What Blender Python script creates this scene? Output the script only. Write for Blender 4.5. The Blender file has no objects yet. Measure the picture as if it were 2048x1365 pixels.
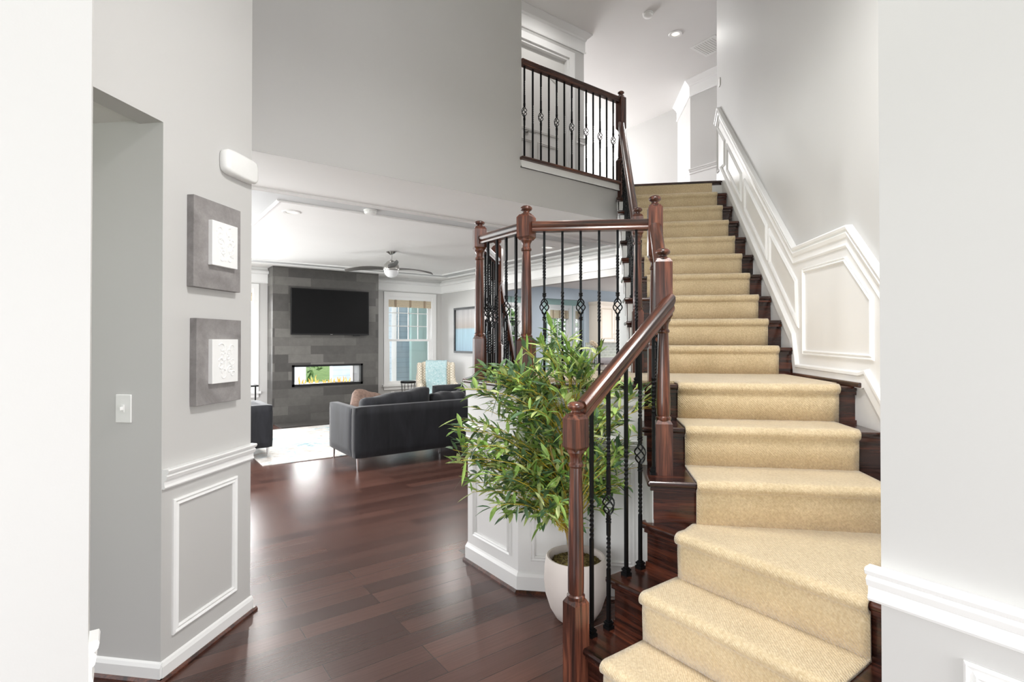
import bpy, math, random
from mathutils import Vector, Matrix
from math import pi, sin, cos, radians, tan, atan2, sqrt

# ------------------------------------------------------------------ camera, world, light, exposure
SC = bpy.context.scene
COL = SC.collection
SC.view_settings.view_transform = 'Standard'
SC.view_settings.look = 'None'
SC.view_settings.gamma = 1.0
SC.view_settings.use_curve_mapping = False
SC.view_settings.exposure = 0.5
YAW = radians(36.3)
PITCH = radians(0.45)
FPX = 1060.0
HZ = 684.0
cam_d = bpy.data.cameras.new('camera')
cam_d.sensor_fit = 'HORIZONTAL'
cam_d.sensor_width = 36.0
cam_d.lens = 36.0 * FPX / 2048
cyp = HZ - FPX * tan(PITCH)
cam_d.shift_y = -(682.5 - cyp) / 2048
cam_d.clip_start = 0.05
cam_d.clip_end = 200
cam = bpy.data.objects.new('camera', cam_d)
COL.objects.link(cam)
cam.location = (0, 0, 1.44)
cam.rotation_euler = (pi / 2 + PITCH, 0, -YAW)
SC.camera = cam

world = bpy.data.worlds.new('world')
SC.world = world
world.use_nodes = True
wnt = world.node_tree
for n in list(wnt.nodes):
    wnt.nodes.remove(n)
wo = wnt.nodes.new('ShaderNodeOutputWorld')
wb = wnt.nodes.new('ShaderNodeBackground')
wb.inputs['Color'].default_value = (0.955, 0.97, 1.0, 1)
wb.inputs['Strength'].default_value = 1.25
wnt.links.new(wb.outputs[0], wo.inputs[0])


def lamp(name, kind, loc, power, size=None, rot=(0, 0, 0), color=(1, 1, 1), size_y=None, spot=None):
    d = bpy.data.lights.new(name, kind)
    d.energy = power
    d.color = color
    if kind == 'AREA':
        d.size = size
        if size_y:
            d.shape = 'RECTANGLE'
            d.size_y = size_y
        else:
            d.shape = 'DISK'
    elif kind == 'POINT':
        d.shadow_soft_size = size or 0.05
    elif kind == 'SPOT':
        d.spot_size = spot
        d.spot_blend = 0.8
        d.shadow_soft_size = size or 0.06
    o = bpy.data.objects.new(name, d)
    o.location = loc
    o.rotation_euler = rot
    COL.objects.link(o)
    return o


WARM = (1.0, 0.975, 0.945)
DAY = (0.985, 0.985, 1.0)
# front door daylight from behind the photographer, plus added porch and foyer fills
lamp('porch_glare_fill', 'AREA', (3.15, 12.9, 1.7), 100, 1.3, (radians(-90), 0, 0), DAY, 1.0)  # unseen lamp added behind the see-through fireplace for glare on the floor
lamp('foyer_fill_point', 'POINT', (1.45, 1.0, 3.5), 9, 0.2)  # soft fill added to lift the gallery wall; no chandelier is modelled
lamp('front_door_daylight', 'AREA', (0.8, -2.95, 1.3), 66, 2.0, (radians(88), 0, radians(-4)), DAY, 2.2)
lamp('foyer_side_fill', 'AREA', (-2.5, .1, 1.5), 58, 1.6, (radians(88), 0, radians(-88)), DAY, 1.9)  # fill added from the left to brighten the right entry wall
# added side fills for living room and kitchen, then upper hall and far-window daylight
lamp('living_left_fill', 'AREA', (-0.75, 6.9, 1.3), 98, 3.6, (radians(86), 0, radians(-90)), DAY, 1.5)  # unseen fill added to brighten the living room and its ceiling
lamp('kitchen_right_fill', 'AREA', (12.8, 7.6, 1.6), 60, 2.6, (radians(90), 0, radians(90)), DAY, 1.9)  # fill added at the unseen open side of the kitchen
lamp('upper_hall_window_daylight', 'AREA', (6.5, 9.9, 4.5), 155, 2.4, (radians(-90), 0, radians(-12)), DAY, 1.5)
lamp('living_far_window_daylight', 'AREA', (1.33, 10.66, 1.5), 150, 1.0, (radians(-62), 0, 0), DAY, 1.7)
# lamps at the modelled ceiling cans, with others added unseen as fill
for i, (x, y, z, p) in enumerate([(1.376, 5.655, 2.72, 20), (4.788, 5.657, 2.72, 20), (1.6, 8.2, 2.72, 16), (4.7, 8.2, 2.72, 16),
                                  (8.6, 8.2, 2.72, 34), (7.8, 6.0, 2.72, 28), (10.4, 6.9, 2.72, 26), (9.5, 10.9, 2.72, 26),
                                  (6.056, 4.478, 5.58, 5), (6.6, 7.4, 5.58, 10), (4.2, 4.65, 5.58, 5)]):
    lamp('can_or_fill_lamp', 'AREA', (x, y, z), p, 0.13, (0, 0, 0), WARM)
lamp('foyer_fill_disk', 'AREA', (1.45, 1.0, 3.6), 46, 0.6, (0, 0, 0), (1.0, 0.985, 0.965))  # downward fill added over the lower stairs, with no fixture behind it
lamp('hallway_lamp', 'POINT', (-1.3, 2.3, 2.1), 4, 0.1, color=WARM)


# ------------------------------------------------------------------ materials
def lin(c):
    return tuple(((v / 255) / 12.92 if v / 255 <= 0.04045 else (((v / 255) + 0.055) / 1.055) ** 2.4) for v in c) + (1,)


class N:
    def __init__(self, name):
        self.m = bpy.data.materials.new(name)
        self.m.use_nodes = True
        self.t = self.m.node_tree
        self.b = self.t.nodes['Principled BSDF']
        self.tc = None

    def node(self, typ, **kw):
        n = self.t.nodes.new(typ)
        for k, v in kw.items():
            if k in n.inputs:
                n.inputs[k].default_value = v
            else:
                setattr(n, k, v)
        return n

    def link(self, a, b):
        self.t.links.new(a, b)

    def coord(self, scale=(1, 1, 1), rot=(0, 0, 0), kind='Object', loc=(0, 0, 0)):
        tc = self.node('ShaderNodeTexCoord')
        mp = self.node('ShaderNodeMapping')
        mp.inputs['Scale'].default_value = scale
        mp.inputs['Rotation'].default_value = rot
        mp.inputs['Location'].default_value = loc
        self.link(tc.outputs[kind], mp.inputs['Vector'])
        return mp.outputs[0]

    def noise(self, vec, scale=5, detail=3, rough=0.5, dist=0.0):
        n = self.node('ShaderNodeTexNoise')
        n.inputs['Scale'].default_value = scale
        n.inputs['Detail'].default_value = detail
        n.inputs['Roughness'].default_value = rough
        n.inputs['Distortion'].default_value = dist
        self.link(vec, n.inputs['Vector'])
        return n.outputs['Fac']

    def ramp(self, fac, stops):
        r = self.node('ShaderNodeValToRGB')
        e = r.color_ramp.elements
        e[0].position, e[0].color = stops[0][0], stops[0][1]
        e[1].position, e[1].color = stops[-1][0], stops[-1][1]
        for p, c in stops[1:-1]:
            x = e.new(p)
            x.color = c
        self.link(fac, r.inputs['Fac'])
        return r.outputs['Color']

    def mix(self, a, b, fac, mode='MIX'):
        m = self.node('ShaderNodeMix')
        m.data_type = 'RGBA'
        m.blend_type = mode
        for s, v in ((m.inputs[6], a), (m.inputs[7], b), (m.inputs[0], fac)):
            if hasattr(v, 'node'):
                self.link(v, s)
            else:
                s.default_value = v
        return m.outputs[2]

    def bump(self, h, strength=0.3, dist=0.01):
        b = self.node('ShaderNodeBump')
        b.inputs['Strength'].default_value = strength
        b.inputs['Distance'].default_value = dist
        self.link(h, b.inputs['Height'])
        self.link(b.outputs[0], self.b.inputs['Normal'])

    def set(self, color=None, rough=None, metal=None, **kw):
        if color is not None:
            if hasattr(color, 'node'):
                self.link(color, self.b.inputs['Base Color'])
            else:
                self.b.inputs['Base Color'].default_value = color
        if rough is not None:
            if hasattr(rough, 'node'):
                self.link(rough, self.b.inputs['Roughness'])
            else:
                self.b.inputs['Roughness'].default_value = rough
        if metal is not None:
            self.b.inputs['Metallic'].default_value = metal
        for k, v in kw.items():
            self.b.inputs[k.replace('_', ' ')].default_value = v
        return self


def paint(name, rgb, rough=0.55, bump=0.04, var=0.03):
    n = N(name)
    v = n.coord()
    f = n.noise(v, 1.3, 2)
    c = lin(rgb)
    c2 = tuple(x * (1 - var) for x in c[:3]) + (1,)
    n.set(n.ramp(f, [(0.3, c2), (0.7, c)]), rough)
    n.bump(n.noise(v, 260, 2), bump, 0.002)
    return n.m


def plain(name, rgb, rough=0.5, metal=0.0, var=0.06, scale=20, **kw):
    n = N(name)
    v = n.coord()
    c = lin(rgb)
    c2 = tuple(x * (1 - var) for x in c[:3]) + (1,)
    n.set(n.ramp(n.noise(v, scale, 2), [(0.3, c2), (0.7, c)]), rough, metal, **kw)
    return n.m


def wood(name, axis, dark=(30, 16, 12), mid=(74, 39, 28), light=(124, 70, 48), rough=0.3, pos=(0.33, 0.5, 0.68)):
    n = N(name)
    s = [26, 26, 26]
    s[axis] = 1.6
    v = n.coord(tuple(s))
    f1 = n.noise(v, 1.0, 5, 0.62, 0.7)
    s2 = [150, 150, 150]
    s2[axis] = 5
    f2 = n.noise(n.coord(tuple(s2)), 1.0, 2, 0.5)
    c = n.ramp(f1, [(pos[0], lin(dark)), (pos[1], lin(mid)), (pos[2], lin(light))])
    g = n.ramp(f2, [(0.38, (0.45, 0.42, 0.42, 1)), (0.5, (1, 1, 1, 1))])
    n.set(n.mix(c, g, 0.75, 'MULTIPLY'), rough)
    n.b.inputs['Coat Weight'].default_value = 0.35
    n.b.inputs['Coat Roughness'].default_value = 0.18
    n.bump(f2, 0.25, 0.0015)
    return n.m


M = {}
M['wall'] = paint('greige_wall_paint', (204, 203, 201))
M['wall_blue'] = paint('blue_wall_paint', (160, 173, 184))
M['wall_teal'] = paint('pale_teal_wall_paint', (176, 204, 200))
M['ceil'] = paint('ceiling_paint', (236, 235, 233), 0.7, 0.1)
M['tray'] = paint('grey_tray_paint', (196, 197, 197), 0.6)
M['white'] = paint('white_trim_paint', (246, 246, 245), 0.32, 0.01, 0.015)
M['panel'] = paint('white_panel_paint', (236, 235, 233), 0.4, 0.01, 0.02)
M['wood_x'] = wood('stained_oak_long_x', 0, (36, 19, 14), (84, 48, 35), (142, 88, 63))
M['wood_y'] = wood('stained_oak_long_y', 1, (22, 11, 9), (56, 29, 22), (98, 52, 36), 0.22)
M['wood_z'] = wood('stained_oak_upright', 2, (34, 19, 15), (84, 47, 36), (140, 84, 62))
M['shoe'] = wood('stained_shoe_moulding', 0, (40, 20, 15), (80, 42, 30), (112, 64, 46))
M['iron'] = plain('black_wrought_iron', (30, 31, 33), 0.36, 0.75, 0.3)
M['chrome'] = plain('polished_chrome', (215, 215, 215), 0.14, 1.0)
M['nickel'] = plain('brushed_nickel', (176, 174, 170), 0.3, 1.0)
M['blade'] = plain('brushed_grey_blade', (120, 118, 116), 0.45, .8)
M['plastic'] = plain('white_plastic', (244, 244, 242), 0.35, 0, 0.02)
M['black'] = plain('black_metal', (26, 26, 27), 0.4, 0.3)
M['screen'] = plain('tv_screen_glass', (16, 16, 17), 0.5, 0, 0.02, Specular_IOR_Level=0.15)
M['plaster'] = plain('white_plaster', (247, 247, 246), 0.6, 0, 0.02)

n = N('plank_floor')
v = n.coord()
br = n.node('ShaderNodeTexBrick')
br.inputs['Scale'].default_value = 1
br.inputs['Brick Width'].default_value = 1.15
br.inputs['Row Height'].default_value = 0.127
br.inputs['Mortar Size'].default_value = 0.0014
br.inputs['Color1'].default_value = (0.0, 0.0, 0.0, 1)
br.inputs['Color2'].default_value = (1, 1, 1, 1)
br.inputs['Mortar'].default_value = (0.5, 0.5, 0.5, 1)
br.offset = 0.37
br.offset_frequency = 3
n.link(v, br.inputs['Vector'])
grain = n.noise(n.coord((3.0, 95, 10)), 1, 3, 0.55, 0.2)
base = n.ramp(br.outputs['Color'], [(0, lin((68, 44, 38))), (1, lin((97, 67, 58)))])
gr = n.ramp(grain, [(0.3, (0.8, 0.78, 0.78, 1)), (0.66, (1.06, 1.06, 1.06, 1))])
c = n.mix(base, gr, 0.8, 'MULTIPLY')
c = n.mix(c, lin((24, 12, 10)), br.outputs['Fac'])
n.set(c, 0.26)
inv = n.node('ShaderNodeMath', operation='MULTIPLY_ADD')
inv.inputs[1].default_value = -1
n.link(br.outputs['Fac'], inv.inputs[0])
n.link(grain, inv.inputs[2])
n.bump(inv.outputs[0], 0.12, 0.001)
M['floor'] = n.m

n = N('loop_carpet')
v = n.coord()
vor = n.node('ShaderNodeTexVoronoi')
vor.inputs['Scale'].default_value = 150
n.link(v, vor.inputs['Vector'])
w1 = n.node('ShaderNodeTexWave')
w1.wave_type = 'BANDS'
w1.bands_direction = 'DIAGONAL'
w1.inputs['Scale'].default_value = 52
w1.inputs['Distortion'].default_value = 3.5
w1.inputs['Detail'].default_value = 1
n.link(n.coord((1, -1, 1)), w1.inputs['Vector'])
big = n.noise(v, 7, 3)
c = n.ramp(n.noise(v, 95, 4, 0.7), [(0.3, lin((204, 180, 140))), (0.7, lin((239, 221, 186)))])
c = n.mix(c, n.ramp(big, [(0.3, (0.88, 0.87, 0.84, 1)), (0.7, (1, 1, 1, 1))]), 0.8, 'MULTIPLY')
c = n.mix(c, n.ramp(w1.outputs['Fac'], [(0.2, (0.955, 0.945, 0.925, 1)), (0.8, (1, 1, 1, 1))]), 0.75, 'MULTIPLY')
n.set(c, 0.95)
n.b.inputs['Sheen Weight'].default_value = 0.5
ad = n.node('ShaderNodeMath', operation='ADD')
n.link(vor.outputs['Distance'], ad.inputs[0])
n.link(w1.outputs['Fac'], ad.inputs[1])
n.bump(ad.outputs[0], 0.5, 0.0022)
M['carpet'] = n.m

n = N('charcoal_velvet')
v = n.coord()
f = n.noise(n.coord((6, 6, 1.2)), 1.2, 4, 0.6, 0.4)
n.set(n.ramp(f, [(0.3, lin((20, 21, 25))), (0.7, lin((40, 42, 48)))]), 0.85)
n.b.inputs['Sheen Weight'].default_value = 0.22
n.b.inputs['Sheen Roughness'].default_value = 0.4
M['velvet'] = n.m
M['brown_fabric'] = plain('brown_pillow_fabric', (128, 104, 92), 0.8, 0, 0.4, 40)

n = N('slate_tile')
v = n.coord()
br = n.node('ShaderNodeTexBrick')
br.inputs['Scale'].default_value = 1
br.inputs['Brick Width'].default_value = 0.61
br.inputs['Row Height'].default_value = 0.152
br.inputs['Mortar Size'].default_value = 0.0012
br.inputs['Color1'].default_value = (0, 0, 0, 1)
br.inputs['Color2'].default_value = (1, 1, 1, 1)
br.inputs['Mortar'].default_value = (0.2, 0.2, 0.2, 1)
br.offset = 0.37
br.offset_frequency = 2
sw_ = n.node('ShaderNodeSeparateXYZ')
cb = n.node('ShaderNodeCombineXYZ')
n.link(v, sw_.inputs[0])
a2 = n.node('ShaderNodeMath', operation='ADD')
n.link(sw_.outputs[0], a2.inputs[0])
n.link(sw_.outputs[1], a2.inputs[1])
n.link(a2.outputs[0], cb.inputs[0])
n.link(sw_.outputs[2], cb.inputs[1])
n.link(cb.outputs[0], br.inputs['Vector'])
f = n.noise(v, 9, 5, 0.7)
c = n.ramp(br.outputs['Color'], [(0, lin((70, 68, 66))), (0.5, lin((88, 86, 83))), (1, lin((112, 110, 106)))])
c = n.mix(c, n.ramp(f, [(0.3, (0.8, 0.8, 0.8, 1)), (0.7, (1.1, 1.1, 1.1, 1))]), 0.8, 'MULTIPLY')
n.set(c, 0.42)
n.bump(f, 0.2, 0.004)
M['slate'] = n.m

n = N('distressed_rug')
v = n.coord()
f = n.noise(v, 3.2, 7, 0.75, 0.6)
g = n.noise(v, 12, 6, 0.8)
c = n.ramp(f, [(0.34, lin((150, 188, 200))), (0.43, lin((208, 218, 220))), (0.5, lin((228, 226, 222))), (0.62, lin((206, 200, 192))), (0.72, lin((120, 160, 176)))])
c = n.mix(c, n.ramp(g, [(0.38, lin((190, 186, 182))), (0.5, (0.9, 0.9, 0.9, 1))]), 0.55, 'MULTIPLY')
n.set(c, 0.95)
n.bump(n.noise(v, 150, 2), 0.3, 0.004)
M['rug'] = n.m

n = N('teal_paisley_throw')
v = n.coord()
f = n.noise(v, 17, 3, 0.6, 2.5)
c = n.ramp(f, [(0.38, lin((226, 233, 234))), (0.46, lin((120, 180, 186))), (0.52, lin((222, 232, 233))), (0.6, lin((104, 168, 178))), (0.66, lin((230, 236, 236)))])
n.set(c, 0.9)
M['throw'] = n.m

n = N('cream_basketweave')
v = n.coord((38, 38, 38))
ck = n.node('ShaderNodeTexChecker')
ck.inputs['Color1'].default_value = lin((236, 228, 212))
ck.inputs['Color2'].default_value = lin((200, 188, 168))
ck.inputs['Scale'].default_value = 1
n.link(v, ck.inputs['Vector'])
n.set(ck.outputs['Color'], 0.9)
n.bump(ck.outputs['Fac'], 0.4, 0.004)
M['weave'] = n.m

n = N('abstract_seascape_print')
v = n.coord()
sx = n.node('ShaderNodeSeparateXYZ')
n.link(v, sx.inputs[0])
streak = n.noise(n.coord((1, 26, 0.6)), 1.0, 3)
band = n.ramp(sx.outputs[2], [(0.0, lin((168, 196, 214))), (0.3, lin((176, 208, 222))), (0.46, lin((176, 206, 220))), (0.5, lin((186, 176, 168))), (0.7, lin((200, 196, 194))), (0.95, lin((190, 190, 192)))])
n.set(n.mix(band, n.ramp(streak, [(0.3, (0.7, 0.7, 0.72, 1)), (0.65, (1.0, 1.0, 1.0, 1))]), 0.8, 'MULTIPLY'), 0.65)
M['print'] = n.m

n = N('grey_leather_board')
v = n.coord()
f = n.noise(v, 6, 5, 0.6, 0.5)
g = n.noise(v, 60, 4, 0.7)
c = n.ramp(f, [(0.3, lin((122, 118, 117))), (0.7, lin((160, 156, 155)))])
c = n.mix(c, n.ramp(g, [(0.3, (0.82, 0.82, 0.82, 1)), (0.65, (1.05, 1.05, 1.05, 1))]), 0.7, 'MULTIPLY')
n.set(c, 0.5)
M['board'] = n.m
M['board_side'] = plain('dark_board_edge', (98, 92, 94), 0.5)

M['pot'] = plain('matte_stone_pot', (224, 215, 209), 0.65, 0, 0.08, 6)
n = N('dried_moss')
v = n.coord()
n.set(n.ramp(n.noise(v, 60, 4, 0.7), [(0.3, lin((58, 46, 26))), (0.5, lin((122, 106, 62))), (0.7, lin((156, 146, 88)))]), 0.95)
n.bump(n.noise(v, 70, 4), 0.9, 0.02)
M['moss'] = n.m


def leafmat(name, a, b):
    n = N(name)
    v = n.coord()
    n.set(n.ramp(n.noise(v, 9, 2), [(0.35, lin(a)), (0.65, lin(b))]), 0.45)
    n.b.inputs['Subsurface Weight'].default_value = 0.0
    return n.m


M['leaf_a'] = leafmat('fresh_green_leaf', (120, 158, 70), (166, 196, 106))
M['leaf_b'] = leafmat('yellow_green_leaf', (168, 186, 104), (210, 220, 156))
M['leaf_c'] = leafmat('dark_blue_green_leaf', (62, 92, 64), (104, 134, 90))
M['twig'] = leafmat('yellow_twig', (186, 160, 40), (216, 196, 80))
M['stem'] = leafmat('tan_stem', (150, 120, 70), (196, 170, 112))
M['tree_leaf'] = leafmat('garden_tree_leaf', (88, 128, 60), (150, 186, 104))
M['bark'] = plain('bark', (96, 80, 64), 0.9)

n = N('lawn')
v = n.coord()
n.set(n.ramp(n.noise(v, 4, 6), [(0.3, lin((96, 132, 66))), (0.7, lin((140, 168, 96)))]), 0.95)
M['lawn'] = n.m

n = N('blue_clapboard')
v = n.coord()
sx = n.node('ShaderNodeSeparateXYZ')
n.link(v, sx.inputs[0])
mm = n.node('ShaderNodeMath', operation='MODULO')
mm.inputs[1].default_value = 0.13
n.link(sx.outputs[2], mm.inputs[0])
n.set(n.ramp(mm.outputs[0], [(0.0, lin((160, 178, 192))), (0.012, lin((206, 222, 234)))]), 0.6)
n.bump(mm.outputs[0], 0.5, 0.1)
M['siding'] = n.m

n = N('window_glass')
g = n.node('ShaderNodeBsdfGlossy')
g.inputs['Roughness'].default_value = 0.02
tr = n.node('ShaderNodeBsdfTransparent')
tr.inputs['Color'].default_value = (0.97, 0.98, 0.98, 1)
mx = n.node('ShaderNodeMixShader')
fr = n.node('ShaderNodeFresnel')
fr.inputs['IOR'].default_value = 1.45
n.link(fr.outputs[0], mx.inputs[0])
n.link(tr.outputs[0], mx.inputs[1])
n.link(g.outputs[0], mx.inputs[2])
n.link(mx.outputs[0], n.t.nodes['Material Output'].inputs['Surface'])
M['glass'] = n.m


def emis(name, c1, c2, s, scale=6):
    n = N(name)
    v = n.coord()
    c = n.ramp(n.noise(v, scale, 2), [(0.3, lin(c1)), (0.7, lin(c2))])
    n.set((0.02, 0.02, 0.02, 1), 0.6)
    n.link(c, n.b.inputs['Emission Color'])
    n.b.inputs['Emission Strength'].default_value = s
    return n.m


M['flame'] = emis('orange_flame', (255, 150, 30), (255, 226, 120), 1.1, 14)
M['bulb'] = emis('lamp_glow', (255, 244, 225), (255, 250, 240), 1.0)
n = N('opal_globe')
n.set(lin((238, 240, 242)), 0.2)
M['opal'] = n.m
M['pebble'] = plain('grey_crushed_glass', (190, 188, 190), 0.5, 0, 0.4, 80)
M['shade'] = plain('woven_bamboo_shade', (226, 210, 182), 0.8, 0, 0.2, 60)
M['shade_tape'] = plain('bamboo_shade_tape', (170, 150, 128), 0.8)
M['cream_cab'] = plain('cream_cabinet_paint', (228, 218, 204), 0.4, 0, 0.03, 3)
M['granite'] = plain('brown_granite', (104, 88, 86), 0.2, 0, 0.7, 90)
n = N('green_subway_tile')
v = n.coord(rot=(radians(90), 0, 0))
br = n.node('ShaderNodeTexBrick')
br.inputs['Scale'].default_value = 1
br.inputs['Brick Width'].default_value = 0.15
br.inputs['Row Height'].default_value = 0.075
br.inputs['Mortar Size'].default_value = 0.004
br.inputs['Color1'].default_value = lin((112, 118, 98))
br.inputs['Color2'].default_value = lin((140, 146, 122))
br.inputs['Mortar'].default_value = lin((186, 188, 176))
n.link(v, br.inputs['Vector'])
n.set(br.outputs['Color'], 0.25)
M['tile'] = n.m
M['flower'] = plain('cream_dried_flower', (226, 208, 184), 0.9, 0, 0.3, 40)
M['door'] = paint('white_door_paint', (232, 231, 228), 0.4, 0.01)


# ------------------------------------------------------------------ mesh builder
class MB:
    def __init__(s):
        s.v = []
        s.f = []
        s.mi = []

    def add(s, vs, fs, mi=0):
        k = len(s.v)
        s.v += [tuple(p) for p in vs]
        s.f += [tuple(i + k for i in f) for f in fs]
        s.mi += [mi] * len(fs)
        return s

    def box(s, x0, x1, y0, y1, z0, z1, mi=0):
        x0, x1 = min(x0, x1), max(x0, x1)
        y0, y1 = min(y0, y1), max(y0, y1)
        z0, z1 = min(z0, z1), max(z0, z1)
        return s.add([(x0, y0, z0), (x1, y0, z0), (x1, y1, z0), (x0, y1, z0), (x0, y0, z1), (x1, y0, z1), (x1, y1, z1), (x0, y1, z1)],
                     [(0, 3, 2, 1), (4, 5, 6, 7), (0, 1, 5, 4), (1, 2, 6, 5), (2, 3, 7, 6), (3, 0, 4, 7)], mi)

    def prism(s, poly, z0, z1, mi=0):
        a = sum(poly[i][0] * poly[(i + 1) % len(poly)][1] - poly[(i + 1) % len(poly)][0] * poly[i][1] for i in range(len(poly)))
        if a < 0:
            poly = poly[::-1]
        n = len(poly)
        vs = [(p[0], p[1], z0) for p in poly] + [(p[0], p[1], z1) for p in poly]
        fs = [tuple(range(n))[::-1], tuple(range(n, 2 * n))]
        fs += [(i, (i + 1) % n, n + (i + 1) % n, n + i) for i in range(n)]
        return s.add(vs, fs, mi)

    def slab(s, poly3, off, mi=0):
        """planar 3D polygon extruded by vector off"""
        n = len(poly3)
        p = [Vector(q) for q in poly3]
        nn = Vector((0, 0, 0))
        for i in range(n):
            nn += p[i].cross(p[(i + 1) % n])
        if nn.dot(Vector(off)) < 0:
            p = p[::-1]
        q = [a + Vector(off) for a in p]
        fs = [tuple(range(n))[::-1], tuple(range(n, 2 * n))]
        fs += [(i, (i + 1) % n, n + (i + 1) % n, n + i) for i in range(n)]
        return s.add(p + q, fs, mi)

    def lathe(s, prof, cx=0, cy=0, n=24, mi=0, sx=1, sy=1):
        vs = []
        for r, z in prof:
            for i in range(n):
                a = 2 * pi * i / n
                vs.append((cx + r * cos(a) * sx, cy + r * sin(a) * sy, z))
        fs = []
        for j in range(len(prof) - 1):
            for i in range(n):
                fs.append((j * n + i, j * n + (i + 1) % n, (j + 1) * n + (i + 1) % n, (j + 1) * n + i))
        if prof[0][0] > 1e-5:
            fs.append(tuple(range(n))[::-1])
        if prof[-1][0] > 1e-5:
            fs.append(tuple((len(prof) - 1) * n + i for i in range(n)))
        return s.add(vs, fs, mi)

    def tube(s, pts, r, n=6, mi=0):
        P = [Vector(p) for p in pts]
        R = r if isinstance(r, (list, tuple)) else [r] * len(P)
        up = Vector((0, 0, 1))
        d0 = (P[1] - P[0]).normalized()
        a = up.cross(d0)
        if a.length < 1e-3:
            a = Vector((1, 0, 0))
        a.normalize()
        vs = []
        for i, p in enumerate(P):
            d = (P[min(i + 1, len(P) - 1)] - P[max(i - 1, 0)]).normalized()
            a = (a - d * a.dot(d))
            if a.length < 1e-4:
                a = d.orthogonal()
            a.normalize()
            b = d.cross(a)
            for k in range(n):
                t = 2 * pi * k / n
                vs.append(p + (a * cos(t) + b * sin(t)) * R[i])
        fs = []
        for j in range(len(P) - 1):
            for i in range(n):
                fs.append((j * n + i, j * n + (i + 1) % n, (j + 1) * n + (i + 1) % n, (j + 1) * n + i))
        fs.append(tuple(range(n))[::-1])
        fs.append(tuple((len(P) - 1) * n + i for i in range(n)))
        return s.add(vs, fs, mi)

    def mould(s, pts, nrm, prof, closed=False, mi=0):
        """sweep prof [(out, side)] along planar path; out = along nrm, side = nrm x dir"""
        P = [Vector(p) for p in pts]
        nrm = Vector(nrm).normalized()
        n = len(P)
        m = len(prof)
        vs = []
        for i in range(n):
            if closed:
                din = (P[i] - P[i - 1]).normalized()
                dout = (P[(i + 1) % n] - P[i]).normalized()
            else:
                din = (P[i] - P[max(i - 1, 0)]).normalized() if i > 0 else (P[1] - P[0]).normalized()
                dout = (P[i + 1] - P[i]).normalized() if i < n - 1 else din
            s1 = nrm.cross(din)
            s2 = nrm.cross(dout)
            mv = (s1 + s2)
            mv.normalize()
            mv = mv / max(0.25, mv.dot(s1))
            for a, b in prof:
                vs.append(P[i] + nrm * a + mv * b)
        fs = []
        rng = n if closed else n - 1
        for i in range(rng):
            j = (i + 1) % n
            for k in range(m):
                l = (k + 1) % m
                fs.append((i * m + k, i * m + l, j * m + l, j * m + k))
        if not closed:
            fs.append(tuple(range(m))[::-1])
            fs.append(tuple((n - 1) * m + k for k in range(m)))
        return s.add(vs, fs, mi)

    def sphere(s, c, r, n=12, m=8, mi=0, sc=(1, 1, 1)):
        prof = []
        vs = [(c[0], c[1], c[2] - r * sc[2])]
        for j in range(1, m):
            a = -pi / 2 + pi * j / m
            for i in range(n):
                t = 2 * pi * i / n
                vs.append((c[0] + r * cos(a) * cos(t) * sc[0], c[1] + r * cos(a) * sin(t) * sc[1], c[2] + r * sin(a) * sc[2]))
        vs.append((c[0], c[1], c[2] + r * sc[2]))
        fs = [(0, 1 + (i + 1) % n, 1 + i) for i in range(n)]
        for j in range(m - 2):
            for i in range(n):
                fs.append((1 + j * n + i, 1 + j * n + (i + 1) % n, 1 + (j + 1) * n + (i + 1) % n, 1 + (j + 1) * n + i))
        k = len(vs) - 1
        b = 1 + (m - 2) * n
        fs += [(b + i, b + (i + 1) % n, k) for i in range(n)]
        return s.add(vs, fs, mi)

    def mesh(s, name, mats, smooth=False, angle=None, fix=True):
        me = bpy.data.meshes.new(name)
        me.from_pydata(s.v, [], s.f)
        for m in mats:
            me.materials.append(m)
        for i, p in enumerate(me.polygons):
            p.material_index = s.mi[i]
        if fix:
            import bmesh
            bm = bmesh.new()
            bm.from_mesh(me)
            bmesh.ops.recalc_face_normals(bm, faces=bm.faces)
            bm.to_mesh(me)
            bm.free()
        if smooth:
            for p in me.polygons:
                p.use_smooth = True
            if angle:
                try:
                    me.set_sharp_from_angle(angle=radians(angle))
                except Exception:
                    pass
        me.update()
        return me


WM = {}
ID = Matrix.Identity(4)
MS = Matrix.Rotation(radians(45), 4, 'Z')      # stair frame: local x runs up the flight, local -y to the right


def tag(o, label=None, cat=None, group=None, kind=None):
    if label:
        o['label'] = label
    if cat:
        o['category'] = cat
    if group:
        o['group'] = group
    if kind:
        o['kind'] = kind
    return o


def link_mesh(name, me, parent=None, mat=ID):
    o = bpy.data.objects.new(name, me)
    COL.objects.link(o)
    WM[o.name] = mat.copy()
    if parent is not None:
        o.parent = parent
        o.matrix_local = WM[parent.name].inverted() @ mat
    else:
        o.matrix_local = mat
    return o


def obj(name, mb, mats, parent=None, mat=ID, smooth=False, angle=40, bevel=None, fix=True):
    if not isinstance(mats, (list, tuple)):
        mats = [mats]
    o = link_mesh(name, mb.mesh(name, mats, smooth, angle, fix), parent, mat)
    if bevel:
        b = o.modifiers.new('bevel', 'BEVEL')
        b.width = bevel
        b.segments = 2
        b.limit_method = 'ANGLE'
        b.angle_limit = radians(40)
    return o


def thing(name, label, cat, loc=(0, 0, 0), rz=0.0, group=None):
    o = bpy.data.objects.new(name, None)
    COL.objects.link(o)
    o.empty_display_size = 0.1
    mt = Matrix.Translation(Vector(loc)) @ Matrix.Rotation(rz, 4, 'Z')
    o.matrix_local = mt
    WM[o.name] = mt
    return tag(o, label, cat, group)


def struct(name, mb, mats, mat=ID, parent=None, **kw):
    o = obj(name, mb, mats, parent, mat, **kw)
    if parent is None:
        o['kind'] = 'structure'
    return o


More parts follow.
